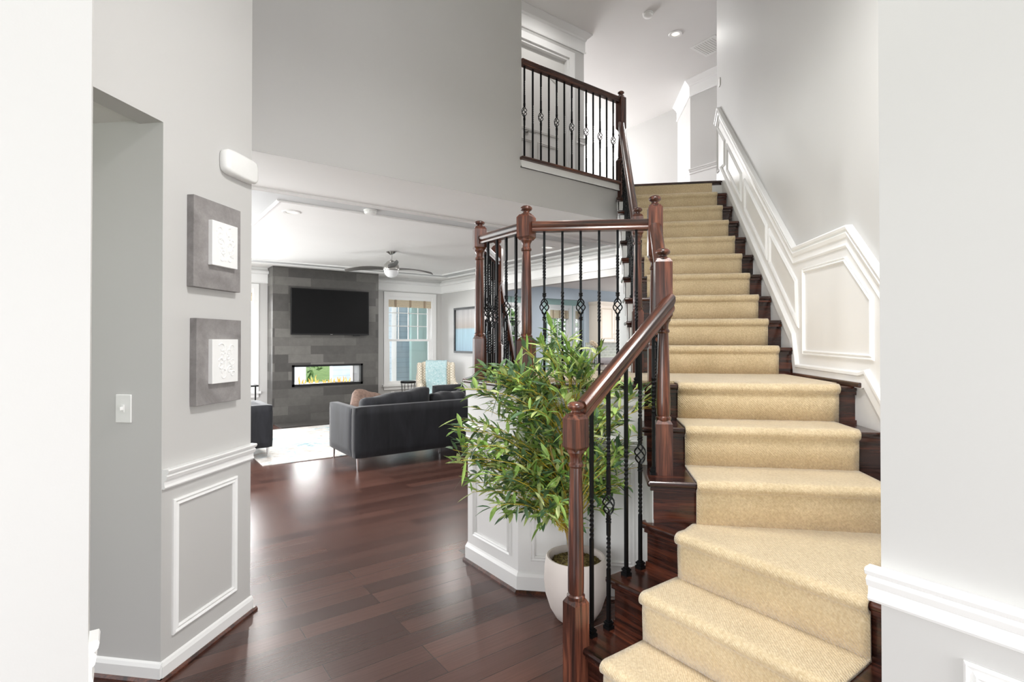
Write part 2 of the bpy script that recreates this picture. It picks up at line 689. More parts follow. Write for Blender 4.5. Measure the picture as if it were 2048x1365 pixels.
def copy_tree(o, parent=None, world=None):
    c = o.copy()
    COL.objects.link(c)
    if parent is not None:
        c.parent = parent
    if world is not None:
        c.matrix_local = world
    for ch in o.children:
        copy_tree(ch, c)
    return c


Q = sqrt(0.5)


def S(s, w, z=0.0):
    """stair coordinates (s up the flight, w to the right) to world"""
    return Vector((Q * (s + w), Q * (s - w), z))


# ------------------------------------------------------------------ room shell
H1 = 2.76      # lower ceiling
H2 = 3.2       # upper floor
H3 = 5.64      # upper ceiling
RISE = 0.2
ZT = 5.64

mb = MB()
mb.prism([(-4, -3.2), (14, -3.2), (14, 12.2), (5.7, 12.2), (5.7, 10.4), (-4, 10.4)], -0.12, 0)
struct('floor', mb, M['floor'])

# lower ceiling / upper floor slab
slabp = [(-1.0, 4.0), (4.38, 4.0), tuple(S(6.05, 0.28)[:2]), tuple(S(6.05, 1.4)[:2]), tuple(S(6.31, 1.4)[:2]), tuple(S(6.31, 1.52)[:2]), (9.5, 1.0), (13, 1.0), (13, 12.12), (5.62, 12.12), (5.62, 10.4), (-1.0, 10.4)]
mb = MB()
mb.prism([(p[0], p[1] + (0.003 if i < 2 else 0)) for i, p in enumerate(slabp)], H1, H2 - 0.02)
struct('ceiling', mb, M['ceil'])
mb = MB()
mb.prism([(3.05, 4.0), (4.38, 4.0), tuple(S(6.05, 0.28)[:2]), tuple(S(6.05, 1.4)[:2]), tuple(S(6.31, 1.4)[:2]), tuple(S(6.31, 1.52)[:2]), (9.5, 1.0), (13, 1.0), (13, 10.4), (3.05, 10.4)], H2 - 0.02, H2)
struct('floor_upper', mb, M['floor'])
mb = MB()
mb.box(-4, 13, -3.2, 10.4, H3, H3 + 0.15)
struct('ceiling_upper', mb, M['ceil'])

# foreground wall stub, left
mb = MB()
mb.box(-4, -0.05, 1.288, 1.345, 0, ZT)
struct('wall_entry_left', mb, M['wall'])
# foreground wall, right
mb = MB()
mb.prism([(1.475, 0.506), (1.475, -3.2), (4.2, -3.2), (4.2, 0.506)], 0, ZT)
struct('wall_entry_right', mb, M['wall'])
# front wall of the foyer behind the photographer, with door and transom openings
mb = MB()
for a_, b_, c_, d_ in ((-4, 1.475, 2.5, 3.2), (-4, -.9, 3.2, 4.6), (.9, 1.475, 3.2, 4.6), (-4, 1.475, 4.6, 5.64)):
    mb.box(a_, b_, -3.2, -3.08, c_, d_)
mb.box(-4.0, -3.9, -3.08, 1.288, 2.5, 5.64)
struct('wall_front', mb, M['wall'])
# flight wall
mb = MB()
mb.prism([tuple(S(2.116, 1.4)[:2]), tuple(S(6.31, 1.4)[:2]), tuple(S(6.31, 1.52)[:2]), tuple(S(1.9, 1.52)[:2])], 0, ZT)
struct('wall_flight', mb, M['wall'])
# picture wall block
mb = MB()
P0 = S(2.0, -1.809)
P1 = S(2.592, -1.809)
mb.prism([tuple(P0[:2]), tuple(P1[:2]), (P1.x, 4.02), (-1.6, 4.02), tuple(S(2.0, -3.5)[:2])], 0, ZT)
struct('wall_pictures', mb, M['wall'])
mb = MB()
mb.prism([tuple(S(0.2, -1.809)[:2]), tuple(P0[:2]), tuple(S(2.0, -1.921)[:2]), tuple(S(0.2, -1.921)[:2])], 2.376, ZT)
struct('wall_opening_header', mb, M['wall'])
mb = MB()
mb.prism([tuple(S(0.2, -1.921)[:2]), tuple(S(2.0, -1.921)[:2]), tuple(S(2.0, -3.6)[:2]), tuple(S(0.2, -3.6)[:2])], 2.392, 2.45)
struct('ceiling_side_hall', mb, M['ceil'])
# wall above the living room opening, gallery face
mb = MB()
mb.box(P1.x, 3.05, 4.0, 4.12, H1 + .001, ZT)
mb.box(3.05, 4.38, 4.0, 4.12, H1 + .001, 3.10)
struct('wall_gallery', mb, M['wall'])
mb = MB()
mb.box(3.0, 3.05, 4.12, 5.24, H2, ZT)
struct('wall_upper_left', mb, M['wall'])
mb = MB()
mb.box(3.04, 4.40, 3.985, 4.0, 3.10, 3.168)
mb.box(3.04, 4.40, 3.978, 4.0, 3.10, 3.112)
struct('trim_1', mb, M['white'])
mb = MB()
mb.box(3.03, 4.44, 3.955, 4.1, 3.17, 3.2)
struct('trim_2', mb, M['wood_x'], bevel=0.008)


def holed_wall(mb, x0, x1, z0, z1, y0, y1, holes):
    xs = sorted({x0, x1} | {h[0] for h in holes} | {h[1] for h in holes})
    for a, b in zip(xs[:-1], xs[1:]):
        hs = sorted([h for h in holes if h[0] <= a + 1e-6 and h[1] >= b - 1e-6], key=lambda h: h[2])
        z = z0
        for h in hs:
            if h[2] > z:
                mb.box(a, b, y0, y1, z, h[2])
            z = h[3]
        if z < z1:
            mb.box(a, b, y0, y1, z, z1)


WX = (4.37, 5.39)
WL = (0.80, 1.86)
XR = 5.62
mb = MB()
holed_wall(mb, -1, XR, 0, H1, 10.25, 10.4, [(WX[0], WX[1], .56, 2.38), (WL[0], WL[1], .56, 2.38), (2.45, 3.65, .67, .99)])
struct('wall_living_far', mb, M['wall'])
mb = MB()
mb.box(XR, XR + .12, 8.0, 10.4, 0, H1)
mb.box(XR, XR + .12, 4.0, 8.0, 2.38, H1)
struct('wall_living_right', mb, M['wall'])
mb = MB()
mb.box(-1.0, -0.9, 4.0, 10.25, 2.6, H1)
mb.box(-1.0, -0.9, 4.0, 10.25, 0, 0.5)
struct('wall_living_left', mb, M['wall'])
# kitchen wall with two openings to the breakfast nook
mb = MB()
holed_wall(mb, XR + .12, 13, 0, H1, 9.7, 9.82, [(6.0, 7.61, 0, 2.48), (8.05, 9.38, 0, 2.48)])
struct('wall_kitchen', mb, M['wall_blue'])
mb = MB()
NW = [(8.25, 9.08), (10.2, 11.0), (11.22, 12.0)]
holed_wall(mb, XR + .12, 13, 0, H1, 12.0, 12.12, [(a, b, .75, 2.46) for a, b in NW])
struct('wall_nook', mb, M['wall_teal'])
mb = MB()
mb.box(12.9, 13, 1.0, 12.1, 2.6, H1)
mb.box(12.9, 13, 1.0, 5.4, 0, 2.6)
mb.box(5.2, 5.3, 0.5, 2.0, 0, H1)
struct('wall_kitchen_right', mb, M['wall_blue'])
# upper hall
mb = MB()
mb.box(3.05, 3.72, 5.24, 5.36, H2, ZT)
mb.box(4.80, 5.07, 5.24, 5.36, H2, ZT)
mb.box(3.72, 4.80, 5.24, 5.36, 5.235, ZT)
mb.box(4.95, 5.07, 5.36, 10.0, H2, ZT)
struct('wall_upper_door', mb, M['wall'])
mb = MB()
mb.prism([(7.34, 1.2), (7.34, 5.15), (7.99, 5.87), (8.0, 5.87), (8.0, 10.6), (8.2, 10.6), (8.2, 1.2)], H2, ZT)
struct('wall_upper_far', mb, M['wall'])
# white wall closing the side of the upper flight
mb = MB()
s0 = 3.98
poly = [S(s0, .28, 0), S(6.03, .28, 0), S(6.03, .28, 3.1)]
for k in range(15, 6, -1):
    sk = 3.95 + .2311 * (k - 7) + .02
    poly += [S(sk + .2311, .28, k * RISE - .03), S(sk, .28, k * RISE - .03)]
poly[2] = S(6.03, .28, 2.97)
seen = []
for p in poly:
    if not seen or (p - seen[-1]).length > 1e-5:
        seen.append(p)
mb.slab(seen, S(0, .05, 0))
struct('wall_stair', mb, M['white'])

# ------------------------------------------------------------------ mouldings
CROWN = [(0, 0), (0, .012), (-.02, .018), (-.05, .05), (-.06, .085), (-.09, .10), (-.105, .10), (-.12, .02), (-.25, .012), (-.262, .022), (-.275, .018), (-.275, 0)]
CROWN = [(a, b) for a, b in CROWN]
CROWN2 = [(0, 0), (0, .085), (-.015, .085), (-.03, .07), (-.07, .03), (-.09, .024), (-.10, .014), (-.235, .012), (-.245, .024), (-.262, .018), (-.262, 0)]


def crown(name, pts, z, prof, flip=1):
    mb = MB()
    mb.mould([(p[0], p[1], z) for p in pts], (0, 0, 1), [(a, b * flip) for a, b in prof])
    return struct(name, mb, M['white'])


# path direction so that up x dir points into the room
crown('trim_3', [(XR, 4.1), (XR, 10.25), (4.01, 10.25)], H1, CROWN)
crown('trim_4', [(2.09, 10.25), (-0.9, 10.25)], H1, CROWN)
crown('trim_5', [(7.34, 1.3), (7.34, 5.15), (7.99, 5.87)], H3, CROWN2)
crown('trim_6', [(5.07, 10.0), (5.07, 5.24), (3.05, 5.24)], H3, CROWN2, )

# chair rail profile: (out, up)
CR = [(0, -.085), (.012, -.085), (.016, -.078), (.012, -.068), (.012, -.05), (.02, -.046), (.026, -.03), (.018, -.022), (.03, -.016), (.034, -.006), (.03, 0), (0, 0)]


def wall_rail(name, pts3, nrm, prof=CR, mat=None, frame=ID):
    """path in a vertical wall plane; nrm into room; up side chosen automatically"""
    P = [Vector(p) for p in pts3]
    d = (P[1] - P[0]).normalized()
    sgn = 1 if Vector(nrm).cross(d).z > 0 else -1
    mb = MB()
    mb.mould(P, nrm, [(a, b * sgn) for a, b in prof])
    return struct(name, mb, mat or M['white'], frame)


nP = S(0, 1)     # normal of picture wall pointing into foyer
Ra = S(2.002, -1.809, .897)
Rb = S(2.60, -1.809, .897)
wall_rail('trim_7', [Ra, Rb], nP)
BASE = [(0, -.085), (.014, -.085), (.014, -.02), (.008, -.006), (0, 0)]
wall_rail('baseboard_pictures', [S(1.995, -1.809, .085), S(2.60, -1.809, .085)], nP, BASE)
SHOE = [(0, -.02), (.026, -.02), (.026, -.01), (.018, 0), (0, 0)]
wall_rail('trim_8', [S(1.98, -1.809, .02), S(2.62, -1.809, .02)], nP, SHOE, M['shoe'])
wall_rail('baseboard_side_hall', [S(2.0, -1.80, .085), S(2.0, -3.5, .085)], -S(1, 0), BASE)
wall_rail('trim_9', [S(2.0, -1.79, .02), S(2.0, -3.5, .02)], -S(1, 0), SHOE, M['shoe'])
PANEL = [(0, -.016), (.008, -.016), (.014, -.008), (.006, .0), (.012, .01), (.004, .016), (0, .016)]


def panel_frame(name, pts3, nrm, mat=None, parent=None, frame=ID):
    mb = MB()
    mb.mould(pts3, nrm, PANEL, closed=True)
    if parent is not None:
        return obj(name, mb, mat or M['white'], parent, frame)
    return struct(name, mb, mat or M['white'], frame)


panel_frame('trim_10', [S(2.075, -1.809, .182), S(2.462, -1.809, .182), S(2.462, -1.809, .738), S(2.075, -1.809, .738)], nP)
# chair rail on the entry walls
wall_rail('trim_11', [(1.475, .53, .897), (1.475, -3.2, .897)], (-1, 0, 0))
panel_frame('trim_12', [(1.475, .335, .20), (1.475, .335, .735), (1.475, -.55, .735), (1.475, -.55, .20)], (-1, 0, 0))
wall_rail('baseboard_entry_right', [(1.475, .506, .13), (1.475, -3.2, .13)], (-1, 0, 0), [(0, -.13), (.014, -.13), (.014, -.02), (.008, -.006), (0, 0)])
wall_rail('trim_13', [(-.05, 1.292, .868), (-.05, 1.342, .868)], (1, 0, 0), [(a * .5, b) for a, b in CR])

# wainscot of the flight wall (everything below the rail is white)
nF = -S(0, 1)
rail = [(6.31, 3.93), (6.165, 4.055), (3.925, 2.095), (3.135, 2.08), (2.55, 1.54), (2.116, 1.14)]
mb = MB()
body = [S(6.312, 1.4, 3.2), S(6.312, 1.4, 3.90)] + [S(s, 1.4, z - .03) for s, z in rail[1:]] + [S(2.116, 1.4, 0)] + [S(3.9, 1.4, 0), S(6.0, 1.4, 3.0)]
mb.slab(body, nF * .006)
struct('wall_wainscot', mb, M['panel'])
CRB = [(a * 1.15, b * 1.35) for a, b in CR]
wall_rail('trim_14', [S(s, 1.4, z) for s, z in rail], nF, CRB)
for i, pp in enumerate([
    [(6.262, 3.88), (5.92, 3.60), (5.92, 3.35), (6.262, 3.36)][:0] or [(6.255, 3.86), (5.925, 3.585), (5.925, 3.34), (6.255, 3.36)],
    [(5.82, 3.495), (5.295, 3.035), (5.295, 2.80), (5.82, 3.24)],
    [(5.165, 2.925), (4.55, 2.385), (4.55, 2.13), (5.165, 2.67)],
    [(4.47, 2.315), (3.92, 1.86), (3.90, 1.57), (4.47, 2.07)],
    [(3.79, 1.915), (3.20, 1.90), (2.915, 1.655), (2.915, 1.36), (3.79, 1.37)],
    [(2.80, 1.53), (2.3, 1.10), (2.3, .80), (2.80, 1.12)],
]):
    panel_frame('trim_%d' % (20 + i), [S(s, 1.4 - .006, z) for s, z in pp], nF)
SK = [(0, -.09), (.016, -.09), (.016, -.03), (.026, -.022), (.026, -.008), (.012, 0), (0, 0)]
wall_rail('baseboard_flight', [S(6.06, 1.394, 3.36), S(3.945, 1.394, 1.50), S(3.88, 1.394, 1.29), S(3.02, 1.394, 1.285), S(2.95, 1.394, 1.30), S(2.2, 1.394, .64)], nF, SK)
mb = MB()
mb.box(3.0, 3.93, -1.4, -1.365, 1.2, 1.226)
struct('trim_30', mb, M['wood_x'], MS, bevel=.006)
# upper hall chair rail
UB = [(a, b) for a, b in CR]
mb = MB()
mb.mould([(7.34, 1.3, 4.21), (7.34, 5.15, 4.21), (7.99, 5.87, 4.21), (8.0, 10.6, 4.21)], (0, 0, 1), [(b, a * 1.0) for a, b in CR])
struct('trim_31', mb, M['white'])
mb = MB()
mb.prism([(7.334, 1.2), (7.334, 5.155), (7.984, 5.875), (7.994, 10.6), (8.0, 10.6), (7.99, 5.87), (7.34, 5.15), (7.34, 1.2)], H2, 4.14)
struct('wall_upper_wainscot', mb, M['white'])
mb = MB()
mb.mould([(5.07, 10.0, 4.21), (5.07, 5.24, 4.21), (4.93, 5.24, 4.21)], (0, 0, 1), [(b, a) for a, b in CR])
struct('trim_32', mb, M['white'])
# living room baseboards
mb = MB()
mb.box(4.01, XR, 10.235, 10.25, 0, .14)
mb.box(-.9, 2.09, 10.235, 10.25, 0, .14)
struct('baseboard_living_far', mb, M['white'])
mb = MB()
mb.box(XR - .015, XR, 8.0, 10.235, 0, .14)
struct('baseboard_living_right', mb, M['white'])
# opening casing at the kitchen side
mb = MB()
mb.box(XR - .02, XR + .14, 7.985, 8.0, 0, 2.38)
struct('trim_33', mb, M['white'])

# tray band on the living room ceiling: grey painted ring between two beads
mb = MB()
O = (0.86, 4.93, 5.36, 9.52)
I = (1.16, 5.24, 5.06, 9.20)
mb.box(O[0], O[2], O[1], I[1], H1 - .004, H1)
mb.box(O[0], O[2], I[3], O[3], H1 - .004, H1)
mb.box(O[0], I[0], I[1], I[3], H1 - .004, H1)
mb.box(I[2], O[2], I[1], I[3], H1 - .004, H1)
struct('trim_34', mb, M['tray'])
mb = MB()
BEAD = [(0, -.03), (-.016, -.03), (-.024, -.012), (-.012, .0), (-.022, .016), (-.014, .03), (0, .03)]
mb.mould([(O[0], O[1], H1), (O[2], O[1], H1), (O[2], O[3], H1), (O[0], O[3], H1)], (0, 0, 1), BEAD, closed=True)
struct('trim_35', mb, M['white'])
mb = MB()
mb.mould([(I[0], I[1], H1), (I[2], I[1], H1), (I[2], I[3], H1), (I[0], I[3], H1)], (0, 0, 1), [(a * .8, b * .6) for a, b in BEAD], closed=True)
struct('trim_36', mb, M['white'])

# ------------------------------------------------------------------ windows
def window(idx, x0, x1, z0, z1, y, depth=.15, shade=None, mats='white'):
    w = MB()
    c = .085
    # casing (front of wall, facing -y)
    w.box(x0 - c, x0, y - .02, y, z0 - .02, z1 + c)
    w.box(x1, x1 + c, y - .02, y, z0 - .02, z1 + c)
    w.box(x0, x1, y - .02, y, z1, z1 + c)
    # jamb lining
    w.box(x0, x0 + .02, y, y + depth, z0, z1)
    w.box(x1 - .02, x1, y, y + depth, z0, z1)
    w.box(x0 + .02, x1 - .02, y, y + depth, z1 - .02, z1)
    w.box(x0 + .02, x1 - .02, y, y + depth, z0, z0 + .02)
    root = struct('window_%d' % idx, w, M['white'], Matrix.Translation((0, 0, 0)))
    s = MB()
    s.box(x0 - c - .03, x1 + c + .03, y - .06, y + .03, z0 - .035, z0 + .0)
    s.box(x0 - c, x1 + c, y - .025, y, z0 - .105, z0 - .035)
    obj('window_sill', s, M['white'], root)
    zm = (z0 + z1) / 2
    a, b = x0 + .02, x1 - .02
    u = MB()
    r = .045
    for (za, zb, yy) in ((zm - .02, z1 - .02, y + .09), (z0 + .02, zm + .025, y + .05)):
        u = MB()
        u.box(a, a + r, yy, yy + .035, za, zb)
        u.box(b - r, b, yy, yy + .035, za, zb)
        u.box(a + r, b - r, yy, yy + .035, za, za + r)
        u.box(a + r, b - r, yy, yy + .035, zb - r, zb)
        sash = obj('window_sash', u, M['white'], root)
        g = MB()
        g.box(a + r, b - r, yy + .014, yy + .018, za + r, zb - r)
        obj('window_pane', g, M['glass'], sash)
        if za > z0 + .1:
            m = MB()
            for i in (1, 2, 3):
                xx = a + r + (b - a - 2 * r) * i / 4
                m.box(xx - .008, xx + .008, yy + .006, yy + .024, za + r, zb - r)
            for i in (1, 2):
                zz = za + r + (zb - za - 2 * r) * i / 3
                m.box(a + r, b - r, yy + .006, yy + .024, zz - .008, zz + .008)
            obj('muntin_grid', m, M['white'], sash)
    return root


window(1, WX[0], WX[1], .56, 2.38, 10.25)
window(2, WL[0], WL[1], .56, 2.38, 10.25)
for i, (a, b) in enumerate(NW):
    window(3 + i, a, b, .75, 2.46, 12.0, .12)


def roman_shade(x0, x1, z0, z1, y, label, group=None):
    t = thing('roman_shade', label, 'window shade', ((x0 + x1) / 2, y, z0), group=group)
    m = MB()
    nf = 4
    hh = (z1 - z0) / nf
    for k in range(nf):
        m.box(x0, x1, y - .03 + .004 * k, y, z0 + hh * k, z0 + hh * (k + .92))
    obj('shade_fabric', m, M['shade'], t)
    for fr in (.16, .5, .84):
        xx = x0 + (x1 - x0) * fr
        m = MB()
        m.box(xx - .02, xx + .02, y - .036, y - .030, z0 - .004, z1)
        obj('shade_tape', m, M['shade_tape'], t)
    m = MB()
    m.box(x0, x1, y - .03, y, z1, z1 + .05)
    obj('head_rail', m, M['white'], t)


roman_shade(WX[0] + .022, WX[1] - .022, 2.16, 2.31, 10.29, 'folded cream bamboo shade at the top of the window behind the cream armchair')
roman_shade(WL[0] + .022, WL[1] - .022, 2.16, 2.31, 10.29, 'folded bamboo shade in the window left of the slate fireplace')
roman_shade(NW[1][0] + .03, NW[1][1] - .03, 2.15, 2.39, 12.04, 'pleated tan shade in the wider breakfast nook window beside the small framed print')
roman_shade(NW[2][0] + .03, NW[2][1] - .03, 2.15, 2.39, 12.04, 'pleated tan shade in the breakfast nook window nearest the cream cabinet')

# ------------------------------------------------------------------ upstairs door
mb = MB()
dx0, dx1, dz0, dz1 = 3.76, 4.76, 3.2, 5.2
mb.box(dx0, dx1, 5.30, 5.335, dz0, dz1)
dr = struct('door_1', mb, M['door'])
mb = MB()
for (xa, xb) in ((3.88, 4.20), (4.32, 4.64)):
    mb.mould([(xa, 5.30, 3.45), (xb, 5.30, 3.45), (xb, 5.30, 4.0), (xa, 5.30, 4.0)], (0, -1, 0), PANEL, closed=True)
arch = []
for k in range(13):
    t = k / 12
    arch.append((3.88 + .76 * t, 5.30, 4.86 + .14 * sin(pi * t) ** 1.3))
mb.mould([(3.88, 5.30, 4.15)] + [(4.64, 5.30, 4.15)] + arch[::-1], (0, -1, 0), PANEL, closed=True)
obj('door_panel_moulding', mb, M['door'], dr)
mb = MB()
mb.lathe([(.027, 0), (.03, .006), (.012, .012), (.01, .045), (.012, .05)], n=16)
mb.box(-.01, .11, -.009, .009, .04, .056)
obj('door_handle', mb, M['nickel'], dr, Matrix.Translation((4.12, 5.298, 4.1)) @ Matrix.Rotation(radians(90), 4, 'X'), smooth=True)
mb = MB()
cw = .09
mb.box(dx0 - cw - .03, dx0 - .03, 5.215, 5.24, H2, 5.32)
mb.box(dx1 + .03, dx1 + cw + .03, 5.215, 5.24, H2, 5.32)
mb.box(dx0 - .03, dx1 + .03, 5.215, 5.24, 5.23, 5.32)
mb.box(dx0 - .04, dx0, 5.24, 5.30, H2, 5.235)
mb.box(dx1, dx1 + .04, 5.24, 5.30, H2, 5.235)
mb.box(dx0, dx1, 5.24, 5.30, 5.2, 5.235)
struct('trim_37', mb, M['white'])

# ------------------------------------------------------------------ staircase
stair = thing('staircase', 'curving dark oak staircase with a white panelled landing base', 'staircase', (2.0, 1.2, 0))
NOS = {4: 2.50, 5: 2.80, 6: 3.07}
for k in range(7, 17):
    NOS[k] = 3.95 + .2311 * (k - 7)
LX = {1: 1.502, 2: 1.727, 3: 1.947}
TT = .028


def tread(poly, z, frame=MS, name='tread', mat=None):
    m = MB()
    m.prism(poly, z - TT, z)
    o = obj(name, m, mat or M['wood_y'], stair, frame, bevel=.011)
    o.modifiers['bevel'].segments = 3
    return o


# lower three treads run square to the entry wall
tread([(LX[1], .512), (LX[2] + .05, .512), (LX[2] + .05, 1.66), (LX[1], 1.66)], .2, ID)
tread([(LX[2], .512), (LX[3] + .05, .512), (LX[3] + .05, 1.66), (LX[2], 1.66)][:0] or [(LX[2], .512), (LX[3] + .05, .512), (LX[3] + .05, 1.66), (LX[2], 1.66)], .4, ID)
a4 = S(2.545, .25)
b4 = S(2.545, 1.395)
tread([(LX[3], .512), (2.47, .512), tuple(b4[:2]), tuple(a4[:2]), (2.01, 1.66), (LX[3], 1.66)], .6, ID)
for k in (1, 2, 3):
    m = MB()
    m.box(LX[k] + .03, LX[k] + .045, .51, 1.625, (k - 1) * RISE, k * RISE - TT)
    m.box(LX[k] + .014, LX[k] + .03, .51, 1.63, k * RISE - TT - .018, k * RISE - TT)
    if k > 1:
        m.box(LX[k] + .012, LX[k] + .03, .51, 1.62, (k - 1) * RISE, (k - 1) * RISE + .022)
    obj('riser', m, M['wood_y'], stair)
# treads 4, 5
for k in (4, 5):
    tread([(NOS[k], -.245), (NOS[k + 1] + .045, -.245), (NOS[k + 1] + .045, -1.392), (NOS[k], -1.392)], k * RISE)
for k in (4, 5, 6):
    m = MB()
    m.box(NOS[k] + .03, NOS[k] + .045, -.275, -1.392, (k - 1) * RISE, k * RISE - TT)
    m.box(NOS[k] + .014, NOS[k] + .03, -.26, -1.392, k * RISE - TT - .018, k * RISE - TT)
    m.box(NOS[k] + .012, NOS[k] + .03, -.275, -1.392, (k - 1) * RISE, (k - 1) * RISE + .02)
    obj('riser', m, M['wood_y'], stair, MS)
# landing
LP = [(3.03, .428), (3.42, .818), (4.25, .818), (4.25, -.27), (4.0, -.27), (4.0, -1.392), (3.12, -1.392), (3.12, -.27), (3.03, -.27)]
m = MB()
m.prism([(3.045, .42), (3.43, .805), (4.24, .805), (4.24, -.27), (4.0, -.27), (4.0, -1.39), (3.12, -1.39), (3.12, -.27), (3.045, -.27)], 1.12, 1.2 - TT)
obj('landing_deck', m, M['white'], stair, MS)
CAP = [(2.995, .445), (3.40, .853), (4.285, .853), (4.285, -.27), (4.0, -.27), (4.0, -1.392), (3.07, -1.392), (3.07, -.245), (3.0, -.245)]
tread(CAP, 1.2, MS, 'landing_cap')
# landing base: white panelled walls
m = MB()
out = [(3.03, .428), (3.42, .818), (4.25, .818)]
inn = [(3.07, .41), (3.44, .778), (4.25, .778)]
m.prism([(3.03, -.28), (3.03, .428), (3.42, .818), (4.25, .818), (4.25, .77), (3.44, .77), (3.078, .408), (3.078, -.28)], 0, 1.172)
lb = obj('landing_base', m, M['white'], stair, MS)
pth = [(3.03, -.28), (3.03, .428), (3.42, .818), (4.25, .818)]


def around(prof, z, name, mat, pts=pth, parent=lb):
    mm = MB()
    mm.mould([(p[0], p[1], z) for p in pts], (0, 0, 1), [(b, a) for a, b in prof])
    return obj(name, mm, mat, parent, MS)


around([(0, -.12), (.016, -.12), (.016, -.025), (.008, -.008), (0, 0)], .12, 'base_moulding', M['white'])
around([(.0, -.02), (.032, -.02), (.032, -.01), (.022, 0), (0, 0)], .02, 'shoe_moulding', M['shoe'])
around(CR, .895, 'chair_rail', M['white'])
around([(0, -.09), (.012, -.09), (.014, -.05), (.03, -.02), (.034, 0), (0, 0)], 1.172, 'cove_moulding', M['white'])


def lp(s, t, z):
    return Vector((s, t, z))


def box_panel(p0, p1, z0, z1):
    a = Vector((p0[0], p0[1], 0))
    b = Vector((p1[0], p1[1], 0))
    d = (b - a).normalized()
    nn = Vector((0, 0, 1)).cross(d)
    a = a + d * .085
    b = b - d * .085
    mm = MB()
    pts = [a + Vector((0, 0, z0)), b + Vector((0, 0, z0)), b + Vector((0, 0, z1)), a + Vector((0, 0, z1))]
    mm.mould(pts, nn, PANEL, closed=True)
    obj('panel_moulding', mm, M['white'], lb, MS)


for a, b in ((pth[1], pth[2]), (pth[2], pth[3]), ((3.03, .06), pth[1]), ((3.03, -.30), (3.03, .10))):
    box_panel(a, b, .20, .75)
# white cheek under the left ends of steps 1 to 5
m = MB()
m.prism([(LX[1] + .04, 1.60), (LX[2] + .04, 1.60), (LX[2] + .04, 1.62), (LX[1] + .04, 1.62)], 0, .2 - TT)
m.prism([(LX[2] + .04, 1.60), (LX[3] + .04, 1.60), (LX[3] + .04, 1.62), (LX[2] + .04, 1.62)], 0, .4 - TT)
m.prism([(LX[3] + .04, 1.60), (2.0, 1.60), (2.0, 1.62), (LX[3] + .04, 1.62)], 0, .6 - TT)
obj('cheek_panel', m, M['white'], stair)
m = MB()
m.box(2.54, 2.84, -.29, -.272, 0, .8 - TT)
m.box(2.84, 3.03, -.29, -.272, 0, 1.0 - TT)
obj('cheek_panel', m, M['white'], stair, MS)
# straight flight
for k in range(7, 16):
    tread([(NOS[k], -.25), (NOS[k + 1] + .045, -.25), (NOS[k + 1] + .045, -1.385), (NOS[k], -1.385)], k * RISE)
    m = MB()
    m.prism([(-.0, 0), (.14, 0), (.15, .03), (.12, .055), (.10, .04), (.07, .075), (.04, .07), (.0, .12)][::-1], 0, .008)
    bo = obj('step_bracket', m, M['white'], stair, MS @ Matrix.Translation((NOS[k] + .04, -.268, k * RISE - TT)) @ Matrix.Rotation(radians(-90), 4, 'X'))
tread([(NOS[16], -.25), (NOS[16] + .10, -.25), (NOS[16] + .10, -1.385), (NOS[16], -1.385)], 3.2)
for k in range(7, 17):
    m = MB()
    m.box(NOS[k] + .03, NOS[k] + .045, -.275, -1.385, (k - 1) * RISE, k * RISE - TT)
    m.box(NOS[k] + .014, NOS[k] + .03, -.262, -1.385, k * RISE - TT - .02, k * RISE - TT)
    obj('riser', m, M['wood_y'], stair, MS)
# back flight going down toward the kitchen
for j in range(1, 6):
    z = 1.2 - j * RISE
    sA = 4.26 + .235 * (j - 1)
    tread([(sA - .01, .80), (sA + .26, .80), (sA + .26, -.24), (sA - .01, -.24)], z)
    m = MB()
    m.box(sA, sA + .02, .78, -.26, z, z + RISE - TT)
    obj('riser', m, M['wood_y'], stair, MS)
m = MB()
m.box(4.25, 5.45, .80, .815, 0, .2)
for j in range(1, 6):
    sA = 4.26 + .235 * (j - 1)
    m.box(sA, sA + .235, .78, .795, 0, 1.2 - j * RISE - TT)
obj('cheek_panel', m, M['white'], stair, MS)

# carpet runner
run = thing('stair_runner', 'cream and tan loop-pile carpet runner laid over the staircase', 'carpet runner', (2.4, 1.2, .6))
TC = .013


def runner_step(nL, nR, outv, bL, bR, z, zp, frame=ID):
    """nL,nR nosing ends (left, right); outv unit vector pointing downstairs; bL,bR back edge; z tread; zp lower tread"""
    nL, nR, bL, bR, o = [Vector((p[0], p[1])) for p in (nL, nR, bL, bR, outv)]
    prof = [(-.03 + .012 + TC + .002, zp + .004), (-.03 + .018 + TC, z - .075)]
    prof += [(-.012 + TC, z - .062)]
    cx, cz, r = -.008, z - .014, .030
    for i in range(0, 9):
        a = radians(-75 + 165 * i / 8)
        prof.append((cx + r * cos(a) * 1.05, cz + r * .93 * sin(a)))
    prof.append((-.05, z + TC))
    nn = 26
    vs = []
    rng = random.Random(int(z * 100))
    for j in range(nn + 1):
        t = j / nn
        p = nL.lerp(nR, t)
        b = bL.lerp(bR, t)
        wob = .0015 * sin(j * 2.1 + z * 9)
        for a, zz in prof:
            vs.append((p.x + o.x * (a + wob), p.y + o.y * (a + wob), zz + wob * .6))
        for q in (.33, .66, 1.0):
            st = p - o * .05
            vs.append((st.x + (b.x - st.x) * q, st.y + (b.y - st.y) * q, z + TC + .0008 * sin(j * 1.7)))
    m = len(prof) + 3
    fs = []
    for j in range(nn):
        for i in range(m - 1):
            fs.append((j * m + i, j * m + i + 1, (j + 1) * m + i + 1, (j + 1) * m + i))
    mm = MB()
    mm.add(vs, fs)
    ob = obj('runner_step', mm, M['carpet'], run, frame, smooth=True, angle=75, fix=False)
    # make normals point outward
    me = ob.data
    nz = sum(p.normal.z * p.area for p in me.polygons)
    if nz < 0:
        me.flip_normals()
    so = ob.modifiers.new('solidify', 'SOLIDIFY')
    so.thickness = TC - .001
    so.offset = -1
    return ob


